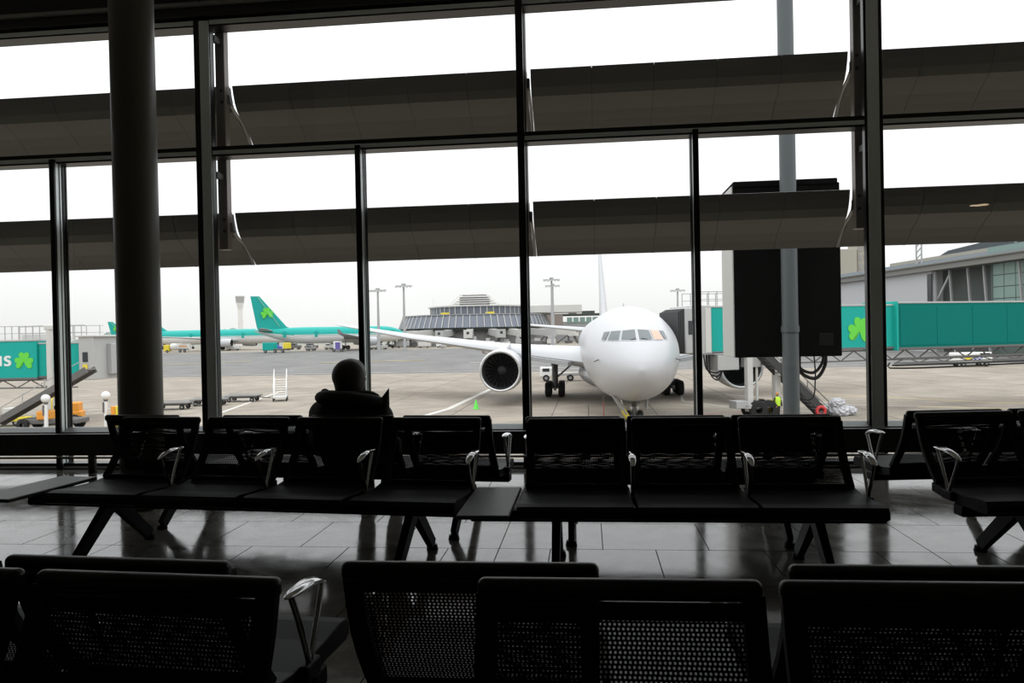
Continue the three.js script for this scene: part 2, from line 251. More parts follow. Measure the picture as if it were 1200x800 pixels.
const armPad = (() => { const s = new THREE.SphereGeometry(1, 20, 12); const g = s; g.scale(0.024, 0.012, 0.125); const p = g.attributes.position; for (let i = 0; i < p.count; i++) { const z = p.getZ(i); p.setY(i, p.getY(i) - 1.9 * Math.max(0, z + 0.02) ** 2 * (z > -0.02 ? 1 : 0)); } g.computeVertexNormals(); return g.translate(0, 0.635, 0.36); })();
const armFrame = merge([tube([[0, 0.628, 0.27], [0, 0.55, 0.31], [0, 0.45, 0.355], [0, 0.41, 0.37]], 0.009, 12, 8), tube([[0, 0.6, 0.46], [0, 0.53, 0.43], [0, 0.45, 0.39], [0, 0.41, 0.375]], 0.009, 12, 8)]);
const armBase = rbox(0.03, 0.05, 0.09, 0, 0.395, 0.37, 0.008);
const legGeo = (s) => { const foot = s > 0 ? 0.72 : 0.07, g = bar([0, 0.33, 0.4], [0, 0.03, foot], 0.05, 0.08), p = g.attributes.position; for (let i = 0; i < p.count; i++) if (p.getY(i) < 0.15) { p.setX(i, p.getX(i) * 0.72); p.setZ(i, foot + (p.getZ(i) - foot) * 0.6); } g.computeVertexNormals(); return g; };
const footGeo = (s) => cyl(0.03, 0.036, 0.03, 0, 0.015, s > 0 ? 0.72 : 0.07, 20);
const legs = [1, -1].map(legGeo), feet = [1, -1].map(footGeo);
// modules: widths along +x; s = seat, t = table, g = gap
function bench(label, pos, turn, modules, legAt, arms, beamFrom, beamTo) {
  const b = thing('beam_bench', label, 'bench', pos, turn, 'black beam benches in the waiting hall');
  mesh('beam', rbox(beamTo - beamFrom, 0.06, 0.09, (beamFrom + beamTo) / 2, 0.332, 0.45, 0.012), mat.black, b);
  for (const [kind, x, w] of modules) {
    if (kind === 't') { const t = mesh('table_top', tableGeo(w), mat.tableTop, b, 'grey flat side table'); t.position.x = x; mesh('bracket', rbox(0.06, 0.06, 0.2, 0, 0.39, 0.45, 0.008), mat.black, t); continue; }
    const s = mesh('seat', seatGeo, mat.black, b); s.position.x = x;
    const k = mesh('backrest', merge([uprightGeo[0], uprightGeo[1], lowRailGeo, midRailGeo]), mat.black, b); k.position.x = x;
    mesh('top_rail', topRailGeo, mat.rail, k); mesh('perforated_panel', panelGeo, mat.blackPanel, k);
  }
  for (const x of arms) { const a = mesh('armrest', armFrame, mat.chrome, b, 'polished chrome armrest'); a.position.x = x; mesh('arm_pad', armPad, mat.chrome, a); mesh('arm_base', armBase, mat.black, a, 'black arm base'); }
  for (const x of legAt) for (const i of [0, 1]) { const l = mesh('leg', legs[i], mat.black, b); l.position.x = x; mesh('foot', feet[i], mat.black, l); }
  return b;
}
const R = Math.PI / 180, P = 0.61;
const seats = (from, n, p = P) => Array.from({ length: n }, (_, i) => ['s', from + p * (i + 0.5), p]);
const armsOf = (from, n, p = P) => Array.from({ length: n + 1 }, (_, i) => from + p * i);
// middle pair in front of the white airliner (parallel to the glass); x from -0.39 to 1.44
bench('three-seat black bench facing the viewer, in front of the white airliner', [-0.39, 0, -4.46], 0, [['t', -0.135, 0.26], ...seats(0, 3)], [0.2, 1.55], [0.61, 1.22, 1.83], -0.26, 1.88);
bench('black bench facing the window, back to back with the three-seater in front of the airliner', [1.42, 0, -4.54], Math.PI, seats(0, 3), [0.25, 1.55], [0, 0.61, 1.22, 1.83], 0, 1.83);
// the longer pair with the seated person, turned a little
const A1 = 4.96 * R * -1; // local x runs from its end by the column towards the centre
const turnA = Math.atan2(-(-4.54 + 4.80), 2.72), PA = 0.635;
const rightA = V(-0.63, 0, -4.54), dirA = V(Math.cos(turnA), 0, -Math.sin(turnA));
const orgA = rightA.clone().addScaledVector(dirA, -4 * PA);
bench('long black bench facing the viewer, with its back to the seated person', [orgA.x, 0, orgA.z], turnA, [['t', -0.145, 0.28], ...seats(0, 4, PA)], [0.25, 2.2], [PA, 2 * PA, 3 * PA, 4 * PA], -0.28, 4 * PA);
const farA = rightA.clone().add(V(0.04, 0, -0.09));
bench('long black bench facing the window, with the seated person on it', [farA.x, 0, farA.z], turnA + Math.PI, [...seats(0, 3, PA), ['t', 3 * PA + 0.135, 0.26], ['s', 3.5 * PA + 0.27, PA]], [0.3, 2.4], [0, PA, 2 * PA, 3 * PA, 4 * PA + 0.27], 0, 4 * PA + 0.27);
// turned pair by the edge of view under the dark teal bridge
const turnC = 6.5 * R;
bench('angled black bench facing the viewer, under the dark teal boarding bridge', [1.86, 0, -4.6], turnC, seats(0, 3), [0.36, 1.5], [0, 0.61, 1.22, 1.83], 0, 1.83);
bench('angled black bench facing the window, under the dark teal boarding bridge', [1.86 + 1.83 * Math.cos(turnC), 0, -4.68 - 1.83 * Math.sin(turnC)], turnC + Math.PI, seats(0, 3), [0.3, 1.0], [0, 0.61, 1.22, 1.83], 0, 1.83);
// nearest pairs, backs towards the window and towards the viewer
const turnN = 3.5 * R * -1;
bench('nearest black bench at the lower corner below the round column, facing the viewer', [-1.86, 0, -1.6], turnN, seats(0, 2, 0.615), [0.4, 1.0], [0.615, 1.23], 0, 1.3);
bench('black bench behind the nearest one below the round column, facing the window', [-0.80, 0, -1.61], turnN + Math.PI, seats(0, 2, 0.615), [0.4, 1.0], [0, 0.615], 0, 1.3);
bench('nearest black bench across the middle, facing the viewer', [-0.255, 0, -1.545], 0.6 * R, seats(0, 3, 0.607), [0.4, 1.5], [0, 0.607, 1.21, 1.82], 0, 1.83);
bench('black bench behind the nearest middle one, facing the window, with a grey table', [1.62, 0, -1.645], Math.PI + 0.6 * R, [['s', 0.31, P], ['s', 0.92, P], ['t', 1.41, 0.34], ['s', 1.895, P]], [0.4, 1.7], [0.61, 1.22, 2.2], 0, 2.2);

// ------------------------------------------------------------------ seated person
{
  const o = thing('person', 'person with short dark hair in a dark hooded jacket, seated facing the window', 'person', [-1.63, 0, -4.86], Math.PI + turnA);
  const field = (caps, lo, size, res, k, name, material, parent, extra) => { // smooth union of tapered capsules
    const mc = new MarchingCubes(res, material, false, false, 400000); mc.isolation = 0;
    const f = (p) => { let d = 1e3; for (const [a, b, ra, rb] of caps) { const ab = V(b[0] - a[0], b[1] - a[1], b[2] - a[2]), ap = V(p.x - a[0], p.y - a[1], p.z - a[2]), L2 = Math.max(1e-9, ab.lengthSq()); const t = Math.max(0, Math.min(1, ap.dot(ab) / L2)); const q = ap.addScaledVector(ab, -t).length() - (ra + (rb - ra) * t); const h = Math.max(0, Math.min(1, 0.5 + 0.5 * (d - q) / k)); d = d + (q - d) * h - k * h * (1 - h); } return d; };
    const half = size / 2, c = V(lo[0] + half, lo[1] + half, lo[2] + half);
    for (let z = 0; z < res; z++) for (let y = 0; y < res; y++) for (let x = 0; x < res; x++) { const p = V(c.x + (x - res / 2) / (res / 2) * half, c.y + (y - res / 2) / (res / 2) * half, c.z + (z - res / 2) / (res / 2) * half); mc.field[x + y * res + z * res * res] = -f(p); }
    mc.update();
    const n = mc.count ?? mc.geometry.drawRange.count, g = new THREE.BufferGeometry();
    const pa = new Float32Array(mc.positionArray.slice(0, n * 3)), na = new Float32Array(mc.normalArray.slice(0, n * 3));
    for (let i = 0; i < n; i++) { pa[3 * i] = pa[3 * i] * half + c.x; pa[3 * i + 1] = pa[3 * i + 1] * half + c.y; pa[3 * i + 2] = pa[3 * i + 2] * half + c.z; }
    g.setAttribute('position', new THREE.BufferAttribute(pa, 3)); g.deleteAttribute('normal'); const m = mergeVertices(g, 1e-4); m.computeVertexNormals();
    return m;
  };
  // local: faces +z (turned towards the glass), seat surface at 0.42; slouched
  const bodyGeo = field([
    [[0, 0.5, 0.16], [0, 0.72, 0.07], 0.13, 0.13], [[0, 0.72, 0.07], [0, 0.86, 0.09], 0.12, 0.06], [[0, 0.86, 0.09], [0, 0.93, 0.11], 0.055, 0.05],
    [[0, 1.0, 0.125], [0, 1.045, 0.12], 0.075, 0.09], [[0, 0.965, 0.17], [0, 0.985, 0.18], 0.045, 0.05], [[0, 1.0, 0.215], [0, 0.985, 0.225], 0.012, 0.015],
    [[-0.092, 1.0, 0.12], [-0.098, 1.02, 0.11], 0.012, 0.016], [[0.092, 1.0, 0.12], [0.098, 1.02, 0.11], 0.012, 0.016],
    ...[-1, 1].flatMap((s) => [[[s * 0.17, 0.79, 0.09], [s * 0.235, 0.57, 0.15], 0.06, 0.048], [[s * 0.235, 0.57, 0.15], [s * 0.11, 0.54, 0.36], 0.045, 0.032], [[s * 0.08, 0.5, 0.16], [s * 0.11, 0.5, 0.55], 0.09, 0.065], [[s * 0.11, 0.5, 0.55], [s * 0.11, 0.1, 0.62], 0.06, 0.042],
      [[s * 0.11, 0.07, 0.62], [s * 0.12, 0.045, 0.8], 0.045, 0.038],
      ...[0, 1, 2, 3].flatMap((i) => [[[s * (0.1 - 0.018 * i), 0.55 - 0.004 * i, 0.38], [s * (0.085 - 0.019 * i), 0.563, 0.425], 0.011, 0.0095], [[s * (0.085 - 0.019 * i), 0.563, 0.425], [s * (0.075 - 0.019 * i), 0.548, 0.455 - 0.005 * i], 0.0095, 0.008]]), [[s * 0.1, 0.56, 0.37], [s * 0.06, 0.585, 0.405], 0.012, 0.009]]),
  ], [-0.6, -0.02, -0.3], 1.25, 110, 0.035);
  mesh('body', bodyGeo, mat.skin, o);
  mesh('jacket', field([
    [[0, 0.5, 0.15], [0, 0.7, 0.06], 0.17, 0.17], [[-0.23, 0.765, 0.06], [0.16, 0.79, 0.06], 0.085, 0.085], [[-0.1, 0.64, 0.07], [0.1, 0.64, 0.07], 0.16, 0.16],
    ...[-1, 1].flatMap((s) => [[[s * 0.19, 0.785, 0.07], [s * 0.255, 0.57, 0.14], 0.088, 0.072], [[s * 0.255, 0.57, 0.14], [s * 0.135, 0.535, 0.33], 0.066, 0.05]]),
    [[-0.16, 0.86, 0.05], [0.1, 0.87, 0.03], 0.05, 0.06], [[-0.1, 0.78, 0.0], [0.12, 0.78, 0.0], 0.08, 0.08],
  ], [-0.6, 0.2, -0.45], 1.05, 90, 0.05), mat.jacket, o);
  // hood lying on the shoulders, with a fur edge and pointed corners
  const hood = mesh('hood', [at(new THREE.TorusGeometry(0.15, 0.05, 14, 40, Math.PI * 2), 0, 0, 0, Math.PI / 2 + 0.25).scale(1.25, 0.9, 1).rotateZ(0.08).translate(-0.035, 0.878, 0.04), at(new THREE.ConeGeometry(0.045, 0.13, 14), -0.285, 0.905, 0.03, 0, 0, 0.35), at(new THREE.SphereGeometry(0.03, 14, 10), 0.135, 0.935, 0.0)], mat.jacket, o);
  mesh('fur_edge', tube([[0.08, 0.92, -0.05], [0, 0.925, -0.06], [-0.1, 0.932, -0.05], [-0.19, 0.925, 0], [-0.22, 0.9, 0.04]], 0.022, 30, 10), mat.fur, hood);
  mesh('hair', field([[[0, 1.05, 0.1], [0, 1.055, 0.125], 0.107, 0.1], [[-0.01, 0.99, 0.075], [0.01, 1.04, 0.085], 0.092, 0.1], [[-0.03, 0.955, 0.08], [0.03, 0.955, 0.08], 0.06, 0.06], [[-0.065, 0.99, 0.1], [0.065, 0.99, 0.1], 0.032, 0.032], [[0.01, 1.09, 0.15], [-0.01, 1.09, 0.165], 0.062, 0.055]], [-0.2, 0.85, -0.08], 0.4, 60, 0.03), mat.hair, o);
  mesh('trousers', field([...[-1, 1].flatMap((s) => [[[s * 0.08, 0.5, 0.14], [s * 0.11, 0.505, 0.55], 0.1, 0.08], [[s * 0.11, 0.505, 0.55], [s * 0.11, 0.12, 0.62], 0.078, 0.062]])], [-0.5, 0, -0.1], 1.0, 70, 0.03), mat.trousers, o);
  for (const s of [-1, 1]) mesh('shoe', rbox(0.09, 0.075, 0.26, s * 0.115, 0.038, 0.72, 0.035), mat.shoe, o);
}
// ------------------------------------------------------------------ the apron
{
  const prof = [[-7.6, GY], [-120, GY], [-275, -2.35], [-3000, -2.3]]; // z, level: the field rises gently beyond the taxiway
  const level = (z) => { for (let i = 0; i + 1 < prof.length; i++) if (z >= prof[i + 1][0]) { const [a, b] = [prof[i], prof[i + 1]]; return b[1] + (a[1] - b[1]) * (z - b[0]) / (a[0] - b[0]); } return prof.at(-1)[1]; };
  const strip = (name, z0, z1, m, uvs, dy = 0) => { const zs = [z0, ...prof.map((p) => p[0]).filter((z) => z < z0 && z > z1), z1]; const top = [], g = []; for (const x of [-1500, -300, 0, 300, 1500]) top.push(zs.map((z) => [x, level(z) + dy, z])); const geo = rows(top); metreUV(geo, uvs); return struct(name, geo, m); };
  const base = strip('apron_ground', -7.6, -118, mat.joint, 0.1, -0.03);
  strip('taxiway_ground', -118, -243, mat.asphalt, 0.03); strip('far_ground', -243, -420, mat.concrete, 0.03); strip('grass_ground', -420, -3000, mat.grass, 0.01);
  const S = 7.5; // concrete slabs of the stand
  for (let i = 0; i < 12; i++) for (let j = -8; j < 9; j++) { const z = -28 - S * i; mesh('concrete_slab', metreUV(box(S - 0.07, 0.3, S - 0.07, j * S + 1, GY - 0.15, z - S / 2), 0.07), mat.concretes[Math.floor(rnd() * 4)], base); }
  mesh('concrete_field', [metreUV(box(600, 0.3, 20, 0, GY - 0.15, -18), 0.07), ...[-1, 1].map((s) => metreUV(box(236, 0.3, 90, s * 118 + (s < 0 ? -62.8 : 64.7), GY - 0.15, -73), 0.07))], mat.concretes[1], base);
  const line = (name, pts, w, m, lift = 0.004) => { const g = []; for (let i = 0; i + 1 < pts.length; i++) { const [a, b] = [pts[i], pts[i + 1]]; g.push(bar([a[0], level(a[1]) + lift, a[1]], [b[0], level(b[1]) + lift, b[1]], w, 0.01)); } return mesh(name, g, m, base); };
  line('marking', [[-10.6, -88], [-11.4, -60], [-13.4, -48]], 0.5, mat.whiteLine);
  line('marking', [[10.15, -102], [9.0, -76], [7.78, -64.4]], 0.25, mat.whiteLine); line('marking', [[7.78, -64.4], [10.45, -59.6], [16, -55]], 0.2, mat.whiteLine); line('marking', [[12.4, -70.8], [20, -60], [34, -54]], 0.25, mat.whiteLine);
  line('marking', [[2.6, -110], [2.6, -44]], 0.25, mat.yellowLine); line('marking', [[24, -58], [40, -52]], 0.2, mat.yellowLine); line('marking', [[17, -74], [30, -61], [44, -55]], 0.2, mat.yellowLine);
  line('marking', [[-29.8, -57.5], [-35, -82.5]], 0.3, mat.whiteLine); line('marking', [[-44, -62], [-22, -84]], 0.25, mat.whiteLine); line('marking', [[5, -50], [9, -55], [14, -56]], 0.12, mat.redLine);
  line('taxi_marking', [[-58, -158], [-36, -163]], 1.4, mat.yellowLine, 0.05); line('taxi_marking', [[-98, -160], [-80, -172]], 1.2, mat.yellowLine, 0.05); line('taxi_marking', [[-24, -150], [-6, -128], [4, -118]], 0.5, mat.whiteLine, 0.05); line('taxi_marking', [[-400, -121], [300, -121]], 0.6, mat.whiteLine, 0.05);
  globalThis.groundLevel = level;
}
const ground = globalThis.groundLevel;

// ------------------------------------------------------------------ airliners
// local axes: nose at the origin of z, body runs towards -z, y measured from the ground below
const airfoil = [[0, 0], [0.02, 0.035], [0.08, 0.065], [0.2, 0.085], [0.4, 0.085], [0.65, 0.055], [1, 0.004], [1, -0.004], [0.65, -0.02], [0.4, -0.035], [0.2, -0.038], [0.08, -0.03], [0.02, -0.018], [0, 0]];
function wingGeo(secs) { // secs: [x, z of leading edge, chord, y, thickness factor]
  const g = secs.map(([x, z, c, y, k]) => airfoil.map(([u, v]) => [x, y + v * c * k, z - u * c]));
  const cap = g.at(-1), mid = cap.reduce((s, p) => [s[0] + p[0] / cap.length, s[1] + p[1] / cap.length, s[2] + p[2] / cap.length], [0, 0, 0]);
  g.push(cap.map((p) => p.map((v, i) => v * 0.5 + mid[i] * 0.5)), cap.map(() => mid));
  return rows(g);
}
function finGeo(secs) { // vertical: [y, z, chord, thickness]
  const g = secs.map(([y, z, c, k]) => airfoil.map(([u, v], i) => [(v + (i > 6 ? -1 : 1) * 0.004 * (u > 0 && u < 1)) * c * k, y, z - u * c]));
  const cap = g.at(-1), m = [0, cap[0][1], cap[0][2] - secs.at(-1)[2] / 2]; g.push(cap.map(() => m)); return rows(g);
}
function shamrock(size) { // three heart-shaped leaves and a stem, flat in xy
  const s = new THREE.Shape(); s.moveTo(0, 0); s.bezierCurveTo(-0.18, 0.12, -0.42, 0.3, -0.36, 0.5); s.bezierCurveTo(-0.3, 0.68, -0.06, 0.66, 0, 0.5); s.bezierCurveTo(0.06, 0.66, 0.3, 0.68, 0.36, 0.5); s.bezierCurveTo(0.42, 0.3, 0.18, 0.12, 0, 0);
  const g = [0, 1, 2].map((k) => new THREE.ExtrudeGeometry(s, { depth: 0.03, bevelEnabled: false, curveSegments: 8 }).rotateZ([0.12, 1.95, -1.7][k]));
  g.push(prism([[-0.02, 0], [0.03, 0.0], [-0.2, -0.5], [-0.28, -0.46]], 0.03));
  return merge(g).scale(size, size, 1);
}
// body section at distance s from the nose (units of the body radius): [half width, half height, centre height]
const NOSE = [[0, 0.0, 0.0, -0.24], [0.04, 0.14, 0.13, -0.235], [0.14, 0.27, 0.25, -0.225], [0.3, 0.4, 0.365, -0.205], [0.55, 0.54, 0.5, -0.175], [0.85, 0.665, 0.625, -0.14], [1.2, 0.775, 0.75, -0.1], [1.6, 0.865, 0.85, -0.06], [2.1, 0.94, 0.93, -0.028], [2.7, 0.983, 0.98, -0.008], [3.3, 1, 1, 0]];
function section(s, L) {
  const tail = L - 5.6; // tail cone rises towards the end
  if (s > tail) { const t = Math.min(1, (s - tail) / 5.6), k = Math.max(0.05, 1 - 0.93 * Math.pow(t, 1.55)); return [k, k, 0.62 * Math.pow(t, 1.6)]; }
  for (let i = 0; i + 1 < NOSE.length; i++) if (s <= NOSE[i + 1][0]) { const a = NOSE[i], b = NOSE[i + 1], t = (s - a[0]) / (b[0] - a[0]); return [1, 2, 3].map((k) => a[k] + (b[k] - a[k]) * t); }
  return [1, 1, 0];
}
function fuselageGeo(r, L, axis, a0, a1, n = 40, ext = 0) { // angles from straight up, both ways
  const st = [0, 0.01, 0.04, 0.09, 0.14, 0.22, 0.3, 0.42, 0.55, 0.7, 0.85, 1.02, 1.2, 1.4, 1.6, 1.85, 2.1, 2.4, 2.7, 3, 3.3, 5, 8, 11, 14, L - 5.6]; for (let i = 1; i <= 10; i++) st.push(L - 5.6 + 0.56 * i);
  return rows([...new Set(st)].sort((p, q) => p - q).map((s) => { const [w, h, c] = section(s, L); return Array.from({ length: n + 1 }, (_, j) => { const a = a0 + (a1 - a0) * j / n; return [Math.sin(a) * (w * r + ext * (w > 0)), axis + c * r + Math.cos(a) * (h * r + ext * (w > 0)), -s * r]; }); }), true);
}
function engine(parent, x, y, z, r, len, m, full) {
  const prof = [[0.86, 0], [0.93, 0.015], [0.985, 0.05], [1.0, 0.12], [1.03, 0.3], [1.0, 0.55], [0.9, 0.82], [0.8, 1.0], [0.76, 1.0]].map(([a, b]) => new THREE.Vector2(a * r, -b * len));
  const e = mesh('engine', at(new THREE.LatheGeometry(prof, 48), 0, 0, 0, Math.PI / 2), m, parent); e.position.set(x, y, z);
  mesh('inlet_lip', at(new THREE.TorusGeometry(0.92 * r, 0.06 * r, 14, 56), 0, 0, -0.01 * len), mat.inletLip, e);
  mesh('inlet_duct', at(new THREE.CylinderGeometry(0.87 * r, 0.82 * r, 0.3 * len, 48, 1, true), 0, 0, -0.16 * len, Math.PI / 2), mat.inletInner, e);
  if (full) {
    const blades = []; for (let i = 0; i < 24; i++) { const b = box(0.012 * r, 0.6 * r, 0.17 * r, 0, 0.5 * r, 0, 0, 0.7, 0); b.rotateZ(i * Math.PI / 12); b.translate(0, 0, -0.25 * len); blades.push(b); }
    mesh('fan', [at(new THREE.CircleGeometry(0.85 * r, 40), 0, 0, -0.29 * len), ...blades], mat.fanBlade, e);
    const sp = mesh('spinner', at(new THREE.ConeGeometry(0.24 * r, 0.42 * r, 28), 0, 0, -0.2 * len, Math.PI / 2), mat.spinner, e);
    mesh('core_nozzle', at(new THREE.CylinderGeometry(0.42 * r, 0.62 * r, 0.4 * len, 32), 0, 0, -1.1 * len, -Math.PI / 2), mat.steel, e);
  } else mesh('fan', at(new THREE.CircleGeometry(0.85 * r, 28), 0, 0, -0.2 * len), mat.fanBlade, e);
  return e;
}
const wheelGeo = (r, w) => at(new THREE.LatheGeometry([[0.35 * r, -w / 2], [0.85 * r, -w / 2], [r, -w * 0.3], [r, w * 0.3], [0.85 * r, w / 2], [0.35 * r, w / 2]].map((p) => new THREE.Vector2(...p)), 24), 0, 0, 0, 0, 0, Math.PI / 2);
function gear(parent, name, x, z, top, r, axles, halfTrack, brace, fat = 1) {
  const g = mesh(name, [cyl(0.17 * fat * r / 0.6, 0.17 * fat * r / 0.6, top - r, x, (top + r) / 2, z, 16), bar([x, r * 1.05, z - (axles - 1) * r * 1.15], [x, r * 1.05, z + (axles - 1) * r * 1.15 + 0.05], 0.22 * r / 0.6), ...(brace ? [bar([x, r + 0.9, z], [x + brace, top, z + 0.3], 0.16), bar([x, top * 0.6, z], [x, top, z + 1.5], 0.13), box(0.7, 0.5, 0.08, x, top - 0.5, z + 0.2)] : [])], mat.steel, parent);
  for (let i = 0; i < axles; i++) { const zz = z + (i - (axles - 1) / 2) * r * 2.2; for (const s of [-1, 1]) { const w = mesh('wheel', wheelGeo(r, 0.62 * r * (fat > 1 ? 1.4 : 1)), mat.tyre, g); w.position.set(x + s * halfTrack, r, zz); } }
  return g;
}

{ // the white wide-body on the stand, nose towards the hall
  const r = 3.1, Lr = 62 / 3.1, ax = 4.55;
  const p = thing('airliner', 'plain white wide-body airliner parked nose towards the hall', 'airliner', [2.83, GY, -41], 0.0203);
  mesh('fuselage', fuselageGeo(r, Lr, ax, 0, Math.PI * 2, 72), mat.planeWhite, p);
  // cockpit windows: outlines seen from ahead, laid on the skin
  const onSkin = (x, y, ext) => { let a = 0, b = 12; for (let i = 0; i < 40; i++) { const s = (a + b) / 2, [w, h, c] = section(s / r, Lr); const q = ((x) / (w * r + 1e-6)) ** 2 + ((y - ax - c * r) / (h * r + 1e-6)) ** 2; if (q > 1) a = s; else b = s; } return [x * (1 + ext / r), y + ext * 0.5 * Math.sign(y - ax + 0.1), -a + ext]; };
  const quad = (c, ext, n = 6) => rows(Array.from({ length: n + 1 }, (_, i) => Array.from({ length: n + 1 }, (_, j) => { const u = j / n, v = i / n, x = (c[0][0] * (1 - u) + c[1][0] * u) * (1 - v) + (c[3][0] * (1 - u) + c[2][0] * u) * v, y = (c[0][1] * (1 - u) + c[1][1] * u) * (1 - v) + (c[3][1] * (1 - u) + c[2][1] * u) * v; return onSkin(x, y, ext); })));
  // corners: top inner, top outer, bottom outer, bottom inner (right half; mirrored)
  const W = [[[0.08, 1.6], [0.78, 1.55], [0.92, 1.02], [0.1, 1.02]], [[0.9, 1.55], [1.42, 1.52], [1.66, 1.02], [1.06, 1.0]], [[1.52, 1.51], [1.82, 1.48], [1.99, 1.04], [1.78, 1.02]]];
  const grow = (c) => { const m = c.reduce((s, q) => [s[0] + q[0] / 4, s[1] + q[1] / 4], [0, 0]); return c.map((q) => [q[0] + Math.sign(q[0] - m[0]) * 0.045, q[1] + Math.sign(q[1] - m[1]) * 0.045]); };
  for (const s of [-1, 1]) W.forEach((c, i) => {
    const cc = c.map(([x, y]) => [s * x * (s > 0 ? 0.9 : 0.97) - 0.06, y + ax - 0.1]);
    const f = mesh('cockpit_window', quad(cc, 0.035), s > 0 && i === 1 ? mat.cockpitReflection : mat.cockpit, p, s > 0 && i === 1 ? 'cockpit window with a bright orange reflection put into its colour' : undefined);  // one pane carries a painted orange reflection in its base colour
    mesh('window_frame', quad(grow(c).map(([x, y]) => [s * x * (s > 0 ? 0.9 : 0.97) - 0.06, y + ax - 0.1]), 0.02), mat.planeWhite, f);
  });
  for (const s of [-1, 1]) mesh('wiper', bar(onSkin(s * 0.15, ax + 0.98, 0.05), onSkin(s * 0.45, ax + 0.92, 0.05), 0.03), mat.planeDark, p);
  for (const s of [-1, 1]) { // wings with engine pods
    const y0 = ax - 0.75;
    const w = mesh('wing', wingGeo([[s * 2.4, -21, 14, y0 - 0.35, 1.1], [s * 4, -22.2, 12.2, y0 - 0.15, 1.1], [s * 9.7, -26.2, 8.6, y0 + 0.55, 1], [s * 20, -33.2, 5.2, y0 + 1.95, 0.9], [s * 29, -39.4, 2.6, y0 + 3.45, 0.8], [s * 30.3, -41, 1.2, y0 + 3.75, 0.7]]), mat.planeWhite, p);
    mesh('slat', flat([[s * 4, y0 - 0.42, -21.9], [s * 9, y0 + 0.22, -25.5]], 0.5, 0.35), mat.planeGrey, w, 'drooped grey leading edge slat');
    for (const x of [7, 13, 18]) mesh('flap_fairing', at(new THREE.SphereGeometry(1, 16, 10).scale(0.28, 0.35, 2.2), s * x, y0 + (x - 9) * 0.13 - 0.1, -26 - (x - 7) * 0.6 - 8.5), mat.planeWhite, w);
    engine(p, s * 9.7, ax - 1.62, -20.3, 1.76, 6.4, mat.planeWhite, true);
    mesh('pylon', prism([[-24.2, ax - 0.1], [-21.6, ax + 0.06], [-27, ax + 0.5], [-33, ax - 0.1], [-27, ax - 0.8]], 0.5, 0.08).rotateY(-Math.PI / 2).translate(s * 9.7 + 0.25, 0, 0), mat.planeWhite, p);
    mesh('tailplane', wingGeo([[s * 0.8, -54.2, 6.6, ax + 1.5, 0.9], [s * 10.7, -60.8, 2.3, ax + 2.7, 0.8]]), mat.planeWhite, p);
    gear(p, 'main_gear', s * 5.48, -31, ax - 0.9, 0.68, 3, 0.62, -s * 2.4, 1.5);
  }
  mesh('belly_fairing', at(new THREE.SphereGeometry(1, 32, 20).scale(3.25, 1.5, 10), 0, ax - 2.1, -27), mat.planeWhite, p);
  mesh('tail_fin', finGeo([[ax + 2.6, -50.5, 8.6, 1], [ax + 4, -52.6, 7.4, 1], [ax + 11.9, -59.8, 3.4, 0.9]]), mat.planeWhite, p);
  gear(p, 'nose_gear', 0, -5.9, ax - 2.3, 0.54, 1, 0.36, 0.001);
  mesh('gear_door', [box(0.05, 0.75, 1.7, -0.75, ax - 2.95, -5.9, 0, 0, 0.12), box(0.05, 0.75, 1.7, 0.75, ax - 2.95, -5.9, 0, 0, -0.12)], mat.planeWhite, p);
  mesh('taxi_light', [cyl(0.1, 0.1, 0.08, -0.2, 1.25, -5.7, 16, Math.PI / 2), cyl(0.1, 0.1, 0.08, 0.2, 1.25, -5.7, 16, Math.PI / 2)], mat.inletLip, p);
  mesh('probe', [bar(onSkin(-2.2, ax - 0.2, 0.02), onSkin(-2.3, ax - 0.2, 0.25), 0.05), bar(onSkin(2.2, ax - 0.2, 0.02), onSkin(2.3, ax - 0.2, 0.25), 0.05)], mat.planeDark, p);
  mesh('antenna', box(0.05, 0.4, 0.5, 0, ax + r + 0.15, -14), mat.planeWhite, p);
  const tow = mesh('tow_bar', [bar([-0.6, 0.98, -5.03], [-1.35, 2.2, -4.6], 0.2), bar([-0.5, 0.9, -4.7], [-1.2, 1.9, -4.4], 0.1)], mat.planeGrey, p, 'tow bar leaning from the nose wheels'); mesh('tow_head', [bar([-0.3, 0.5, -5.2], [-0.75, 1.22, -4.94], 0.22), bar([-0.15, 0.35, -4.9], [-0.55, 0.95, -4.65], 0.11)], mat.yellow, tow, 'yellow lower end');
}
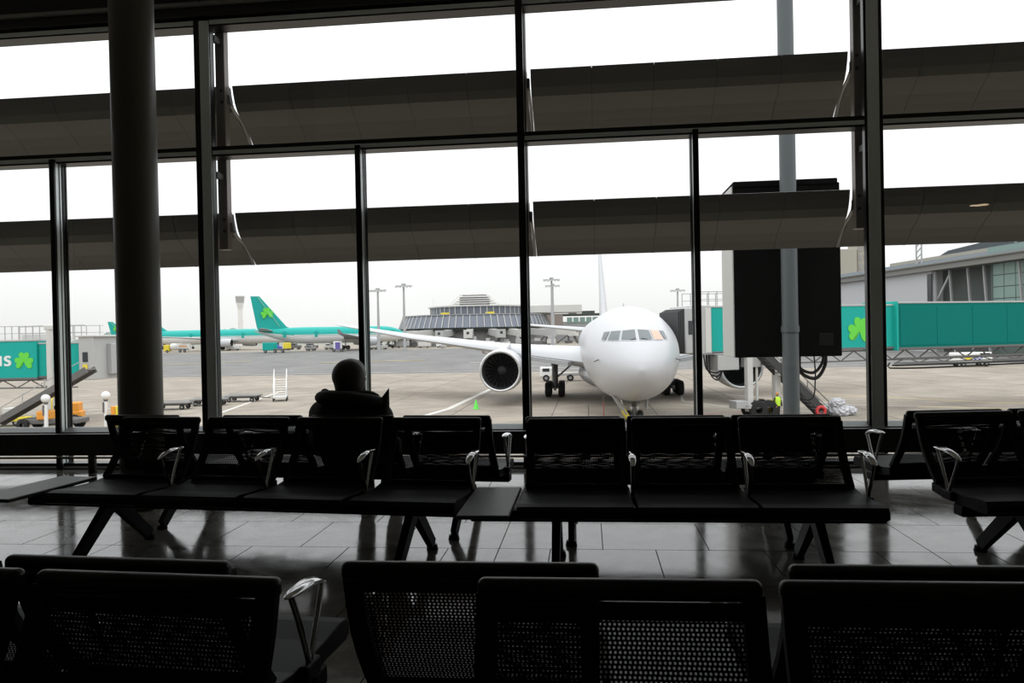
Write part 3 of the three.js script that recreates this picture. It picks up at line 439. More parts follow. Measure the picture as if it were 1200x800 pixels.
function tealPlane(label, pos, turn, L, r, finTop, fw = 0) {
  const Lr = L / r, ax = r + 2.2, p = thing('airliner', label, 'airliner', pos, turn, 'teal and white airliners across the taxiway');
  mesh('fuselage_top', fuselageGeo(r, Lr, ax, -1.62, 1.62, 28), mat.planeTeal, p, 'teal upper body');
  mesh('fuselage_belly', fuselageGeo(r, Lr, ax, 1.62, Math.PI * 2 - 1.62, 28), mat.planeBelly, p, 'white lower body');
  mesh('cheatline', [-1, 1].map((s) => box(0.04, 0.2, L * 0.62, s * (r + 0.01), ax + 0.12, -L * 0.45)), mat.white, p);
  for (const s of [-1, 1]) {
    const w = mesh('wing', wingGeo([[s * r * 0.8, -L * (0.33 - fw), L * 0.17, ax - r * 0.55, 1], [s * L * 0.16, -L * (0.42 - fw), L * 0.1, ax - r * 0.3, 1], [s * L * 0.47, -L * (0.58 - fw), L * 0.035, ax + r * 0.1, 0.9]]), mat.planeGrey, p);
    mesh('winglet', wingGeo([[s * L * 0.47, -L * (0.58 - fw), L * 0.03, ax + r * 0.1, 0.8], [s * L * 0.485, -L * (0.605 - fw), L * 0.012, ax + r * 0.55, 0.8]]), mat.planeGrey, w);
    engine(p, s * L * 0.16, ax - r * 0.85, -L * (0.31 - fw), r * 0.52, L * 0.085, mat.planeWhite, false);
    mesh('tailplane', wingGeo([[s * 0.4, -L * 0.88, L * 0.095, ax + r * 0.55, 1], [s * L * 0.16, -L * 0.95, L * 0.035, ax + r * 0.85, 0.9]]), mat.planeGrey, p);
    gear(p, 'main_gear', s * r * 1.9, -L * (0.5 - fw), ax - r * 0.6, 0.7, 2, 0.5);
    for (const z of [0.11, 0.3, 0.62, 0.82]) mesh('cabin_door', box(0.06, 1.9, 1.0, s * (r + 0.02), ax + 0.35, -L * z), mat.planeTeal, p);
  }
  const f = mesh('tail_fin', finGeo([[ax + r * 0.55, -L * 0.74, L * 0.235, 0.7], [ax + r * 1.1, -L * 0.8, L * 0.185, 0.7], [finTop, -L * 0.965, L * 0.055, 0.7]]), mat.planeTeal, p);
  for (const s of [-1, 1]) { const e = mesh('shamrock_emblem', shamrock(finTop * 0.17), mat.green, f, 'bright green shamrock emblem'); e.rotation.y = s * Math.PI / 2; e.position.set(s * 0.5, ax + r + (finTop - ax - r) * 0.45, -L * 0.92); e.rotation.order = 'YXZ';
    mesh('fin_stripe', bar([s * 0.42, finTop - 0.4, -L * 0.975], [s * 0.55, ax + r * 1.15, -L * 0.845], 0.1, 0.16), mat.stripePale, f); }
  gear(p, 'nose_gear', 0, -L * 0.1, ax - r * 0.8, 0.5, 1, 0.3);
  return p;
}
tealPlane('teal and white airliner whose shamrock tail fin stands in full view, behind the seated person', [-63.5, -2.5, -258], Math.PI / 2 + 0.5, 50.5, 2.75, 17.9, 0.06);
tealPlane('teal and white airliner behind the tail of the first, partly hidden by the round column', [-110, -2.3, -273], Math.PI / 2, 64, 2.8, 15.4);
tealPlane('small distant teal and white airliner just beside the grey cab of the shamrock bridge', [-180, -2.3, -335], Math.PI / 2, 46, 2.6, 13.5);

// ------------------------------------------------------------------ boarding bridges
const font = await new FontLoader().loadAsync('fonts/droid/droid_sans_bold.typeface.json');
function tunnel(parent, name, x0, x1, w, h, y0, m) { const L = x1 - x0, t = mesh(name, rbox(L, h, w, (x0 + x1) / 2, y0 + h / 2, 0, 0.05), m, parent); mesh('roof_edge', [rbox(L + 0.04, 0.12, w + 0.1, (x0 + x1) / 2, y0 + h, 0, 0.02)], mat.bridgeGrey, t); mesh('floor_edge', rbox(L + 0.04, 0.16, w + 0.1, (x0 + x1) / 2, y0 + 0.02, 0, 0.02), mat.truss, t); return t; }
function railing(parent, x0, x1, z, y, h, step) { const g = [bar([x0, y + h, z], [x1, y + h, z], 0.05), bar([x0, y + h / 2, z], [x1, y + h / 2, z], 0.04)]; for (let x = x0; x <= x1 + 0.01; x += step) g.push(bar([x, y, z], [x, y + h, z], 0.05)); return mesh('guard_rail', g, mat.galv, parent); }
function trussGeo(x0, x1, z, y, h) { const g = [bar([x0, y, z], [x1, y, z], 0.1), bar([x0, y - h, z], [x1, y - h, z], 0.1)]; let k = 0; for (let x = x0; x < x1 - 0.5; x += 1.1, k++) g.push(bar([x, k % 2 ? y : y - h, z], [Math.min(x1, x + 1.1), k % 2 ? y - h : y, z], 0.07)); return merge(g); }
{ // bridge serving the white airliner: local x runs from the cab towards the terminal
  const b = thing('boarding_bridge', 'long teal boarding bridge docked to the white airliner, running behind the black display', 'boarding bridge', [8.0, GY, -52.0], Math.atan2(6.5, 16.3));
  const fy = 4.42, cab = mesh('cab', [rbox(1.3, 3.2, 3.4, -1.3, fy + 1.55, 0, 0.08), rbox(0.7, 3.0, 3.0, -2.2, fy + 1.5, 0.2, 0.1)], mat.bridgeGrey, b, 'light grey docking cab');
  mesh('bellows', [0, 1, 2, 3].map((i) => rbox(0.07, 2.9 - i * 0.12, 2.6, -2.58 - i * 0.085, fy + 1.5, 0.25 - i * 0.1, 0.04)), mat.bellows, cab, 'black folding canopy');
  mesh('cab_window', rbox(0.35, 0.9, 0.05, -2.2, fy + 1.7, 1.71, 0.02), mat.darkGlass, cab); mesh('cab_panel', rbox(0.4, 2.9, 0.06, -0.95, fy + 1.5, 1.72, 0.02), mat.bridgeLight, cab);
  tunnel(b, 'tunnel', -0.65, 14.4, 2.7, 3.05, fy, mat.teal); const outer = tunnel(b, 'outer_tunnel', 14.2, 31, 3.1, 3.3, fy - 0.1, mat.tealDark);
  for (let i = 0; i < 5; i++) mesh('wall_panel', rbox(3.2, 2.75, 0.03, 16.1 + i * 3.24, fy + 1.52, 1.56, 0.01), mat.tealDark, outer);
  mesh('end_collar', rbox(0.16, 3.5, 3.4, 14.15, fy + 1.55, 0, 0.03), mat.teal, outer);
  const sh = mesh('shamrock_emblem', shamrock(1.5), mat.green, b, 'green shamrock emblem'); sh.position.set(11.2, fy + 1.25, 1.36); sh.rotation.z = -0.25;
  railing(b, -1.2, 3.2, 1.2, fy + 3.05, 1.0, 0.63); railing(b, -1.2, 3.2, -1.2, fy + 3.05, 1.0, 0.65);
  mesh('truss', [trussGeo(3.2, 31, 1.1, fy - 0.15, 0.7), trussGeo(14, 31, 1.5, fy - 0.75, 0.35)], mat.truss, b); mesh('cable_tray', [rbox(17, 0.12, 0.5, 22.5, fy - 1.25, 1.5, 0.03), tube([[13.6, fy - 1.05, 1.5], [13.4, fy - 1.35, 1.5], [14.2, fy - 1.45, 1.5], [31, fy - 1.4, 1.5]], 0.06, 60)], mat.cable, b);
  const col = mesh('drive_column', [rbox(0.42, 5.4, 0.42, 2.0, 3.2, 1.75, 0.04), rbox(0.42, 5.4, 0.42, 4.1, 3.2, 1.75, 0.04), rbox(0.14, 3.4, 0.14, 2.6, 2.3, 1.75, 0.02), rbox(2.8, 0.4, 0.5, 3, 5.0 - 0.5, 1.75, 0.04)], mat.bridgeLight, b, 'pale drive column with bogie');
  mesh('bogie_frame', [rbox(2.6, 0.3, 0.9, 2.7, 0.85, 1.75, 0.05), rbox(0.9, 0.5, 0.9, 1.2, 1.0, 1.75, 0.04)], mat.galv, col); for (const z of [1.3, 2.2]) for (const x of [2.4, 3.2]) { const w = mesh('wheel', wheelGeo(0.62, 0.36), mat.tyre, col); w.position.set(x, 0.62, z); w.rotation.y = Math.PI / 2 * 0.8; }
  mesh('warning_plate', rbox(0.35, 0.9, 0.3, 3.75, 0.75, 1.75, 0.03), mat.yellow, col);
  const und = mesh('equipment_box', [rbox(1.6, 1.0, 1.6, 0.6, fy - 0.65, 0.8, 0.05), rbox(0.9, 0.8, 1.0, 2.4, fy - 0.6, 1.4, 0.05)], mat.bridgeGrey, b);
  mesh('hanging_cable', [0, 1, 2].map((i) => tube([[-0.9 + i * 0.2, fy - 0.1, 1], [-0.7 + i * 0.15, fy - 1.1 - 0.2 * i, 1.1], [0.1, fy - 1.3 - 0.25 * i, 1.1], [0.6, fy - 0.7, 1.1]], 0.05, 20)), mat.cable, b);
  // steps down to the stand
  const st = mesh('service_stair', [-0.45, 0.45].map((z) => bar([2.6, fy - 0.1, 2.3 + z], [7.4, 0.05, 2.3 + z], 0.12, 0.5)), mat.steelDark, b, 'dark steel service stair');
  for (let i = 1; i < 17; i++) mesh('tread', rbox(0.28, 0.04, 0.85, 2.6 + 4.8 * i / 17, fy - 0.1 - 4.37 * i / 17, 2.3, 0.01), mat.truss, st);
  mesh('handrail', [-0.48, 0.48].flatMap((z) => [bar([2.6, fy + 0.85, 2.3 + z], [7.4, 1.0, 2.3 + z], 0.05), bar([2.6, fy + 0.4, 2.3 + z], [7.4, 0.55, 2.3 + z], 0.04), ...[0, 0.33, 0.66, 1].map((t) => bar([2.6 + 4.8 * t, fy - 0.1 - 4.37 * t, 2.3 + z], [2.6 + 4.8 * t, fy + 0.9 - 4.37 * t, 2.3 + z], 0.045))]), mat.truss, st);
}
{ // bridge at the far side with the shamrock and white lettering
  const b = thing('boarding_bridge', 'teal boarding bridge with white lettering and a shamrock, grey cab towards the round column', 'boarding bridge', [-42.2, GY, -55], 0.06);
  const fy = 3.25;
  const t = tunnel(b, 'tunnel', -26, 0, 2.9, 2.95, fy, mat.teal);
  const txt = new TextGeometry('Aer Lingus', { font, size: 1.02, depth: 0.03, curveSegments: 5 }); txt.computeBoundingBox(); txt.translate(-2.02 - txt.boundingBox.max.x, fy + 1.02, 1.45);
  mesh('lettering', txt, mat.white, t, 'white lettering'); const sh = mesh('shamrock_emblem', shamrock(1.12), mat.green, t, 'bright green shamrock emblem'); sh.position.set(-1.0, fy + 1.35, 1.46); sh.rotation.z = -0.15;
  tunnel(b, 'inner_tunnel', 0, 3.4, 2.5, 2.6, fy + 0.1, mat.teal);
  mesh('drive_column', [cyl(0.24, 0.24, 7.0, 1.25, 3.5, 1.75, 20), rbox(0.6, 0.35, 0.5, 1.25, 7.15, 1.75, 0.05), cyl(0.35, 0.35, 3.0, -4.0, 1.8, 1.2, 20)], mat.bridgeLight, b);
  const cab = mesh('cab', [rbox(1.2, 3.3, 3.2, 3.98, fy + 1.5, 0, 0.06)], mat.bridgeGrey, b, 'grey docking cab'); mesh('cab_window', rbox(0.4, 0.75, 0.06, 3.9, fy + 1.6, 1.62, 0.02), mat.darkGlass, cab); mesh('warning_plate', rbox(0.36, 0.36, 0.05, 3.9, fy + 0.85, 1.63, 0.01), mat.yellow, cab);
  mesh('bellows', [0, 1, 2].map((i) => rbox(0.14, 2.4, 1.6, 4.64 + 0.12 * i, fy + 1.4, -0.9, 0.04)), mat.galv, cab); mesh('roof_edge', rbox(1.6, 0.14, 3.4, 4.0, fy + 3.2, 0, 0.03), mat.bridgeLight, cab);
  railing(b, -3.2, 3.7, 1.2, fy + 2.95, 1.1, 0.55); railing(b, -3.2, 3.7, -1.2, fy + 2.95, 1.1, 1.1);
  mesh('roof_unit', [rbox(1.6, 0.5, 1.2, -1, fy + 3.2, 0, 0.05), rbox(0.8, 0.35, 0.8, 1.2, fy + 3.1, 0, 0.05)], mat.bridgeLight, b);
  mesh('truss', trussGeo(-26, 3, 1.2, fy - 0.1, 0.6), mat.truss, b); mesh('hanging_cable', [0, 1].map((i) => tube([[-6.2, fy - 0.2, 1.4], [-6.0 + i * 0.1, fy - 1.7, 1.4], [-5.2, fy - 1.7, 1.4], [-5.1, fy - 0.3, 1.4]], 0.06, 20)), mat.cable, b);
}
{ // belt loader
  const o = thing('belt_loader', 'dark baggage belt loader rising towards the grey bridge cab, above yellow ground gear', 'belt loader', [-37.1, GY, -48], 0.05);
  mesh('conveyor', [bar([-3.8, 0.4, 0.4], [3.1, 4.1, 0.4], 0.1, 0.42), bar([-3.8, 0.4, -0.7], [3.1, 4.1, -0.7], 0.1, 0.42), bar([-3.8, 0.42, -0.15], [3.1, 4.12, -0.15], 1.0, 0.1)], mat.truss, o);
  for (let i = 0; i < 14; i++) mesh('roller', cyl(0.09, 0.09, 1.0, -3.5 + i * 0.48, 0.66 + i * 0.257, -0.15, 12, Math.PI / 2), mat.black, o);
  mesh('handrail', [bar([-3.2, 1.5, 0.45], [2.6, 4.6, 0.45], 0.05), ...[0, 1, 2, 3].map((i) => bar([-3 + i * 1.6, 0.9 + i * 0.94, 0.45], [-3 + i * 1.6, 1.62 + i * 0.94, 0.45], 0.045))], mat.galv, o);
  mesh('chassis', [rbox(4.2, 0.35, 1.5, 0.3, 0.62, -0.25, 0.08)], mat.truss, o); mesh('hood', rbox(0.9, 0.6, 1.3, 0.1, 1.05, 0.0, 0.1), mat.orange, o, 'orange engine hood'); for (const x of [-1.3, 1.7]) for (const z of [-0.9, 0.6]) { const w = mesh('wheel', wheelGeo(0.42, 0.25), mat.tyre, o); w.position.set(x, 0.42, z); w.rotation.y = Math.PI / 2; }
}
// ------------------------------------------------------------------ black display box on its mast
{
  const o = thing('docking_display', 'large black display box seen from behind, with pale side and hanging cables', 'display', [3.93, 0, -15.95]);
  mesh('housing', [rbox(2.05, 3.42, 1.2, 0, 2.46, 0, 0.02), rbox(2.0, 0.12, 1.25, -0.02, 4.19, 0, 0.02)], mat.signBlack, o);
  mesh('side_panel', rbox(0.03, 3.4, 1.18, -1.04, 2.46, -0.01, 0.01), mat.signSide, o, 'pale grey side panel'); mesh('service_hatch', rbox(0.28, 0.24, 0.02, 0.72, 1.08, 0.61, 0.01), mat.black, o);
  mesh('hanging_cable', [tube([[0.28, 0.8, 0.3], [0.32, 0.42, 0.3], [0.6, 0.3, 0.3], [0.78, 0.55, 0.3], [0.8, 0.8, 0.3]], 0.035, 30), tube([[0.22, 0.8, 0.35], [0.3, 0.5, 0.35], [0.55, 0.42, 0.35], [0.72, 0.62, 0.35], [0.74, 0.8, 0.35]], 0.03, 30), tube([[0.3, 0.75, 0.2], [0.36, -0.1, 0.2], [0.55, -0.12, 0.2], [0.62, 0.3, 0.2], [0.6, 0.8, 0.2]], 0.014, 30)], mat.cable, o);
  const m = thing('display_mast', 'tall blue grey round mast standing in front of the black display box', 'mast', [3.88, GY, -15]);
  mesh('pole', cyl(0.15, 0.155, 14, 0, 7, 0, 28), mat.poleGrey, m); mesh('base_plate', cyl(0.32, 0.32, 0.05, 0, 0.025, 0, 28), mat.galv, m); for (const y of [5.9, 8.3]) mesh('clamp', [cyl(0.17, 0.17, 0.12, 0, y, 0, 24), box(0.12, 0.12, 0.2, 0, y, -0.22)], mat.poleGrey, m);
}
// ------------------------------------------------------------------ things on the stand
function wheels(o, list, r, w, turn = 0) { for (const [x, z] of list) { const k = mesh('wheel', wheelGeo(r, w), mat.tyre, o); k.position.set(x, r, z); k.rotation.y = turn; mesh('hub', cyl(r * 0.45, r * 0.45, w * 1.04, 0, 0, 0, 14, 0, 0, Math.PI / 2), mat.hub, k); } }
{ const o = thing('boarding_steps', 'white wheeled steps standing alone on the concrete', 'steps', [-29.6, GY, -69.5], 0.35);
  mesh('stringer', [-0.55, 0.55].map((x) => bar([x, 0.4, 0.9], [x, 2.1, -1.1], 0.08, 0.16)), mat.white, o);
  for (let i = 0; i < 8; i++) mesh('tread', rbox(1.05, 0.05, 0.3, 0, 0.45 + i * 0.22, 0.85 - i * 0.26, 0.01), mat.white, o);
  mesh('handrail', [-0.58, 0.58].flatMap((x) => [bar([x, 1.3, 0.9], [x, 3.0, -1.1], 0.06), bar([x, 0.4, 0.9], [x, 1.3, 0.9], 0.06), bar([x, 0.2, -1.1], [x, 3.0, -1.1], 0.07)]), mat.white, o);
  mesh('undercarriage', [rbox(1.2, 0.12, 2.2, 0, 0.35, -0.1, 0.03)], mat.white, o); wheels(o, [[-0.6, 0.8], [0.6, 0.8], [-0.6, -1], [0.6, -1]], 0.2, 0.12); }
{ const o = thing('traffic_cone', 'small bright green cone on the concrete near the engine', 'cone', [-9.1, GY, -59.6]);
  mesh('cone', at(new THREE.LatheGeometry([[0.2, 0.04], [0.045, 0.72], [0, 0.73]].map((p) => new THREE.Vector2(...p)), 24), 0, 0, 0), mat.coneGreen, o); mesh('base', rbox(0.5, 0.05, 0.5, 0, 0.025, 0, 0.02), mat.coneGreen, o); }
function dolly(label, x, z, turn) { const o = thing('baggage_dolly', label, 'dolly', [x, GY, z], turn, 'empty flat dollies on the concrete'); mesh('deck', [rbox(3.2, 0.1, 1.7, 0, 0.55, 0, 0.02), rbox(3.0, 0.14, 0.12, 0, 0.44, 0.6, 0.02), rbox(3.0, 0.14, 0.12, 0, 0.44, -0.6, 0.02)], mat.truss, o); mesh('drawbar', bar([1.6, 0.4, 0], [2.7, 0.3, 0], 0.08), mat.truss, o); mesh('edge_rail', [bar([-1.6, 0.68, 0.82], [1.6, 0.68, 0.82], 0.06), bar([-1.6, 0.68, -0.82], [1.6, 0.68, -0.82], 0.06)], mat.galv, o); wheels(o, [[-1.1, 0.7], [1.1, 0.7], [-1.1, -0.7], [1.1, -0.7]], 0.22, 0.14, Math.PI / 2); }
dolly('empty flat dolly nearest the round column', -36.2, -62.0, 0.15); dolly('second empty flat dolly, behind the one nearest the column', -34.6, -65.5, 0.3); dolly('third empty flat dolly, half hidden by the wide mullion', -33.2, -69.2, 0.1);
function standLamp(label, x, z, y) { const o = thing('stand_lamp', label, 'lamp', [x, GY, z], 0, 'white round-headed lamps by the shamrock bridge'); mesh('post', cyl(0.11, 0.13, y, 0, y / 2, 0, 16), mat.white, o); mesh('collar', [cyl(0.17, 0.12, 0.2, 0, y, 0, 16), rbox(0.12, 0.7, 0.14, -0.1, y - 0.5, 0.08, 0.02)], mat.truss, o); mesh('globe', at(new THREE.SphereGeometry(0.29, 24, 16), 0, y + 0.28, 0), mat.white, o); }
standLamp('white round-headed lamp in front of the belt loader', -36.4, -47, 1.95); standLamp('white round-headed lamp between mullion and round column', -32.1, -47, 2.1);
{ const o = thing('barrier_block', 'orange and yellow striped barrier block beside the round column', 'barrier', [-31.1, GY, -47]); for (let i = 0; i < 3; i++) mesh('panel', rbox(0.3, 1.65, 0.4, -0.4 + i * 0.33, 0.85, 0, 0.04), i % 2 ? mat.yellow : mat.orange, o, i % 2 ? 'yellow panel' : 'orange panel'); mesh('foot', rbox(1.2, 0.08, 0.5, -0.05, 0.04, 0, 0.02), mat.black, o); }
{ const o = thing('tow_tractor', 'orange ground tractor half hidden by the slim mullion beside the belt loader', 'tractor', [-38.5, GY, -51.5], 0.4); mesh('body', [rbox(2.6, 0.6, 1.3, 0, 0.65, 0, 0.1), rbox(0.9, 0.75, 1.2, 0.7, 1.2, 0, 0.1)], mat.orange, o); mesh('seat', rbox(0.5, 0.5, 0.6, -0.3, 1.15, 0, 0.06), mat.black, o); mesh('roll_bar', tube([[-0.6, 0.9, 0.5], [-0.6, 1.9, 0.5], [-0.6, 1.9, -0.5], [-0.6, 0.9, -0.5]], 0.05), mat.yellow, o); wheels(o, [[-0.85, 0.6], [0.85, 0.6], [-0.85, -0.6], [0.85, -0.6]], 0.36, 0.22, Math.PI / 2); }
{ const o = thing('pallet_truck', 'low yellow equipment trolley under the foot of the belt loader', 'trolley', [-42.0, GY, -50.6], 0.1); mesh('deck', rbox(2.4, 0.25, 1.3, 0, 0.5, 0, 0.04), mat.yellow, o); mesh('crate', rbox(1.0, 0.7, 1.0, 0.3, 0.98, 0, 0.06), mat.bridgeLight, o); wheels(o, [[-0.8, 0.5], [0.8, 0.5], [-0.8, -0.5], [0.8, -0.5]], 0.3, 0.16, Math.PI / 2); }
{ const o = thing('maintenance_trestle', 'small dark open stand on the concrete beside the nose wheels', 'stand', [0.35, GY, -47.5]); mesh('frame', [bar([-0.45, 0, 0], [-0.45, 1.5, 0], 0.06), bar([0.5, 0, 0], [0.5, 1.9, 0], 0.06), bar([-0.45, 0.35, 0], [0.5, 0.35, 0], 0.12), bar([-0.45, 0.1, 0], [0.5, 0.1, 0], 0.06), bar([-0.45, 0, -0.6], [-0.45, 1.5, -0.6], 0.05), bar([0.5, 0, -0.6], [0.5, 1.9, -0.6], 0.05)], mat.truss, o); mesh('red_stripe', rbox(0.07, 0.9, 0.07, 0.5, 1.1, 0.01, 0.01), mat.redLine, o); }
function vehicle(name, label, category, pos, turn, parts, wl, r = 0.4, group) { const o = thing(name, label, category, pos, turn, group); for (const [n, m, g] of parts) mesh(n, g, m, o); wheels(o, wl, r, 0.25, Math.PI / 2); return o; }
vehicle('flatbed_truck', 'small white flatbed truck beyond the landing gear under the wing', 'truck', [-4.0, GY, -94], 0.05, [['cab', mat.white, [rbox(1.5, 1.2, 1.7, -1.4, 1.15, 0, 0.15)]], ['window', mat.darkGlass, [rbox(0.9, 0.45, 1.74, -1.4, 1.42, 0, 0.06)]], ['bed', mat.bridgeGrey, [rbox(3.2, 0.3, 1.7, 0.9, 0.85, 0, 0.04), rbox(1.2, 0.4, 1.6, 2.6, 0.85, 0, 0.04)]]], [[-1.4, 0.8], [1.6, 0.8], [-1.4, -0.8], [1.6, -0.8]], 0.42);
vehicle('service_van', 'white van with yellow and blue chequers under the dark teal bridge', 'van', [54.5, GY, -114], 0.1, [['body', mat.white, [rbox(5.2, 1.5, 2, 0, 1.3, 0, 0.2)]], ['chequers', mat.yellow, [rbox(1.0, 0.6, 2.04, -0.9, 1.2, 0, 0.02)]], ['blue_chequers', mat.blue, [0, 1, 2, 3].map((i) => rbox(0.3, 0.3, 2.05, 0.1 + 0.3 * i, 1.05 + 0.3 * (i % 2), 0, 0.02))], ['window', mat.darkGlass, [rbox(1.5, 0.5, 2.03, 1.5, 1.7, 0, 0.04)]]], [[-1.6, 0.9], [1.7, 0.9], [-1.6, -0.9], [1.7, -0.9]], 0.38);
vehicle('fuel_truck', 'white tanker truck under the teal airliner beside the round column', 'truck', [-146, ground(-255), -255], 0.1, [['tank', mat.white, [cyl(1.2, 1.2, 6.5, 0.8, 2.0, 0, 20, 0, 0, Math.PI / 2)]], ['cab', mat.yellow, [rbox(2, 2.3, 2.2, -3.9, 1.6, 0, 0.2)]], ['stripe', mat.orange, [rbox(3, 0.4, 2.45, 2.2, 2.2, 0, 0.05)]]], [[-3.6, 1], [1, 1], [2.6, 1]], 0.5);
vehicle('catering_truck', 'teal service truck in front of the shamrock-tailed airliner', 'truck', [-101, ground(-232), -232], -0.2, [['body', mat.teal, [rbox(4.2, 2.6, 2.4, -1, 2.0, 0, 0.3)]], ['cab', mat.yellow, [rbox(1.6, 1.9, 2.3, 5.4, 2.2, 0, 0.2)]], ['chassis', mat.truss, [rbox(7, 0.6, 2.2, 2.4, 1.0, 0, 0.1)]]], [[-2, 1], [1.6, 1], [4.4, 1]], 0.55);
vehicle('cargo_van', 'white and purple van facing the hall behind the seated person', 'van', [-79.5, ground(-232), -232], 0.33, [['body', mat.white, [rbox(2.7, 2.7, 4.4, 0, 1.9, 0, 0.25)]], ['front', mat.purple, [rbox(1.5, 2.3, 0.1, 0, 1.85, 2.2, 0.03)]]], [[-1.2, 2.2], [1.2, 2.2]], 0.5);
[['small dark luggage tug in a row below the shamrock-tailed airliner', -99.5, -262, mat.truss, 4.5, 1.9], ['white car parked behind the tail of the shamrock airliner', -118, -268, mat.white, 4.4, 1.6], ['grey equipment cart far under the airliner wing', -92, -264, mat.bridgeGrey, 3.8, 2.2], ['blue grey luggage cart parked near the teal truck', -112.5, -262, mat.blue, 3.4, 1.8], ['dark loader beside the white and purple van', -78, -262, mat.truss, 5.2, 2.4], ['pale luggage trailer between column and shamrock tail', -131, -266, mat.bridgeLight, 4.8, 1.8], ['grey low cart just right of the teal service truck', -94, -247, mat.galv, 3.4, 1.6], ['dark loader below the rear door of the shamrock airliner', -106, -263, mat.truss, 4.2, 2.1], ['pale grey cart between the dark loader and the van', -91, -257, mat.bridgeLight, 3.6, 1.9], ['white cart behind the purple van, by the slim mullion', -73, -250, mat.white, 3.4, 2.0], ['grey cart below the engine of the shamrock airliner', -69, -246, mat.bridgeGrey, 3.6, 1.8]].forEach(([l, x, z, m, L, h], i) =>
  vehicle('service_cart', l, 'cart', [x, ground(z), z], 0.1 * (i % 3 - 1), [['body', m, [rbox(L, h * 0.5, 1.9, 0, h * 0.5, 0, 0.15), rbox(L * 0.5, h * 0.45, 1.8, -L * 0.12, h * 0.88, 0, 0.2)]], ['window', mat.darkGlass, [rbox(L * 0.4, h * 0.24, 1.84, -L * 0.12, h * 0.9, 0, 0.05)]]], [[-L * 0.3, 0.8], [L * 0.3, 0.8], [-L * 0.3, -0.8], [L * 0.3, -0.8]], 0.36));
// a clutter of ground equipment under the old pier
for (let i = 0; i < 11; i++) { const x = -66 + i * 5.3 + rr(-1, 1), z = -252 - rr(0, 12), h = rr(1.6, 3.4), L = rr(2.4, 4.6), m = [mat.bridgeGrey, mat.truss, mat.bridgeLight, mat.white][i % 4];
  vehicle('ground_cart', ['grey', 'dark', 'pale', 'white'][i % 4] + ' ground equipment cart below the old pier, ' + ['under the wing tip', 'by the teal airliner nose', 'beside the light masts', 'below the slanted glass', 'under the pier edge', 'behind the wing', 'under the middle of the pier', 'above the engine cowling', 'behind the engine', 'near the slim mullion', 'close to the fuselage'][i], 'cart', [x, ground(z), z], rr(-0.3, 0.3), [['body', m, [rbox(L, h * 0.5, 1.8, 0, h * 0.45, 0, 0.1)]], ['hood', mat.galv, [rbox(L * 0.4, h * 0.4, 1.6, L * 0.2 * (i % 2 ? 1 : -1), h * 0.85, 0, 0.1), bar([-L * 0.4, h * 0.5, 0.5], [L * 0.1, h * 1.15, 0.5], 0.12)]]], [[-L * 0.3, 0.7], [L * 0.3, 0.7]], 0.35); }
{ // ramp worker
  const o = thing('person', 'ramp worker in a yellow hi-vis vest standing beside the display mast', 'person', [12.35, GY, -51.2], 0.5);
  const lathe = (pts, x, y, z, sx = 1, sz = 1) => at(new THREE.LatheGeometry(pts.map((p) => new THREE.Vector2(...p)), 20).scale(sx, 1, sz), x, y, z);
  mesh('body', [lathe([[0, 1.5], [0.06, 1.5], [0.055, 1.42], [0.17, 1.38], [0.2, 1.2], [0.16, 0.95], [0, 0.9]], 0, 0, 0, 1, 0.65), at(new THREE.SphereGeometry(0.105, 18, 14).scale(0.9, 1.18, 1), 0, 1.6, 0.01), at(new THREE.SphereGeometry(0.018, 8, 6), 0, 1.59, 0.115)], mat.skin, o);
  mesh('trousers', [-1, 1].map((s) => lathe([[0.05, 0.06], [0.06, 0.3], [0.075, 0.5], [0.105, 0.85], [0.09, 0.98], [0, 1.0]], s * 0.095, 0, 0)), mat.jacket, o);
  mesh('vest', lathe([[0.1, 1.45], [0.2, 1.4], [0.23, 1.2], [0.2, 0.85], [0.18, 0.84]], 0, 0, 0, 1, 0.72), mat.hivis, o, 'yellow hi-vis vest');
  mesh('sleeve', [-1, 1].map((s) => tube([[s * 0.2, 1.38, 0], [s * 0.28, 1.15, 0], [s * 0.26, 0.92, 0.08], [s * 0.24, 0.84, 0.12]], 0.055, 14, 10)), mat.jacket, o); mesh('hand', [-1, 1].flatMap((s) => [0, 1, 2, 3, 4].map((k) => tube([[s * 0.24, 0.84, 0.12], [s * (0.235 - 0.008 * k), 0.78, 0.13 + 0.012 * k], [s * (0.225 - 0.008 * k), 0.74, 0.135 + 0.012 * k]], 0.012, 5, 6))), mat.skin, o);
  mesh('hair', at(new THREE.SphereGeometry(0.112, 18, 10, 0, Math.PI * 2, 0, 1.75).scale(0.92, 1.15, 1.02), 0, 1.615, -0.01), mat.orange, o, 'orange cap'); for (const s of [-1, 1]) mesh('shoe', rbox(0.1, 0.09, 0.27, s * 0.095, 0.045, 0.04, 0.03), mat.shoe, o);
}
[['white plastic sack lying lowest on the luggage side by the stair foot', 16.0, 0.32, 0.55], ['white sack in the middle of the heap by the stair foot', 16.75, 0.34, 0.6], ['white sack at the outer end of the heap', 17.5, 0.28, 0.5], ['white sack on top of the heap by the stair foot', 16.6, 0.85, 0.48]].forEach(([l, x, y, s], i) => { const g = new THREE.SphereGeometry(1, 48, 32), p = g.attributes.position; for (let k = 0; k < p.count; k++) { const n = 0.95 + 0.55 * fbm(p.getX(k) * 3.1 + i * 5, p.getY(k) * 3.1, p.getZ(k) * 3.1, 4); p.setXYZ(k, p.getX(k) * n * s, Math.max(-y * 0.98, p.getY(k) * n * s * 0.72), p.getZ(k) * n * s); } g.computeVertexNormals(); const o = one('sack', g, mat.bag, l, 'sack', 'white sacks at the foot of the bridge stair'); o.position.set(x, GY + y, -53.0 + (i % 2) * 0.4); });
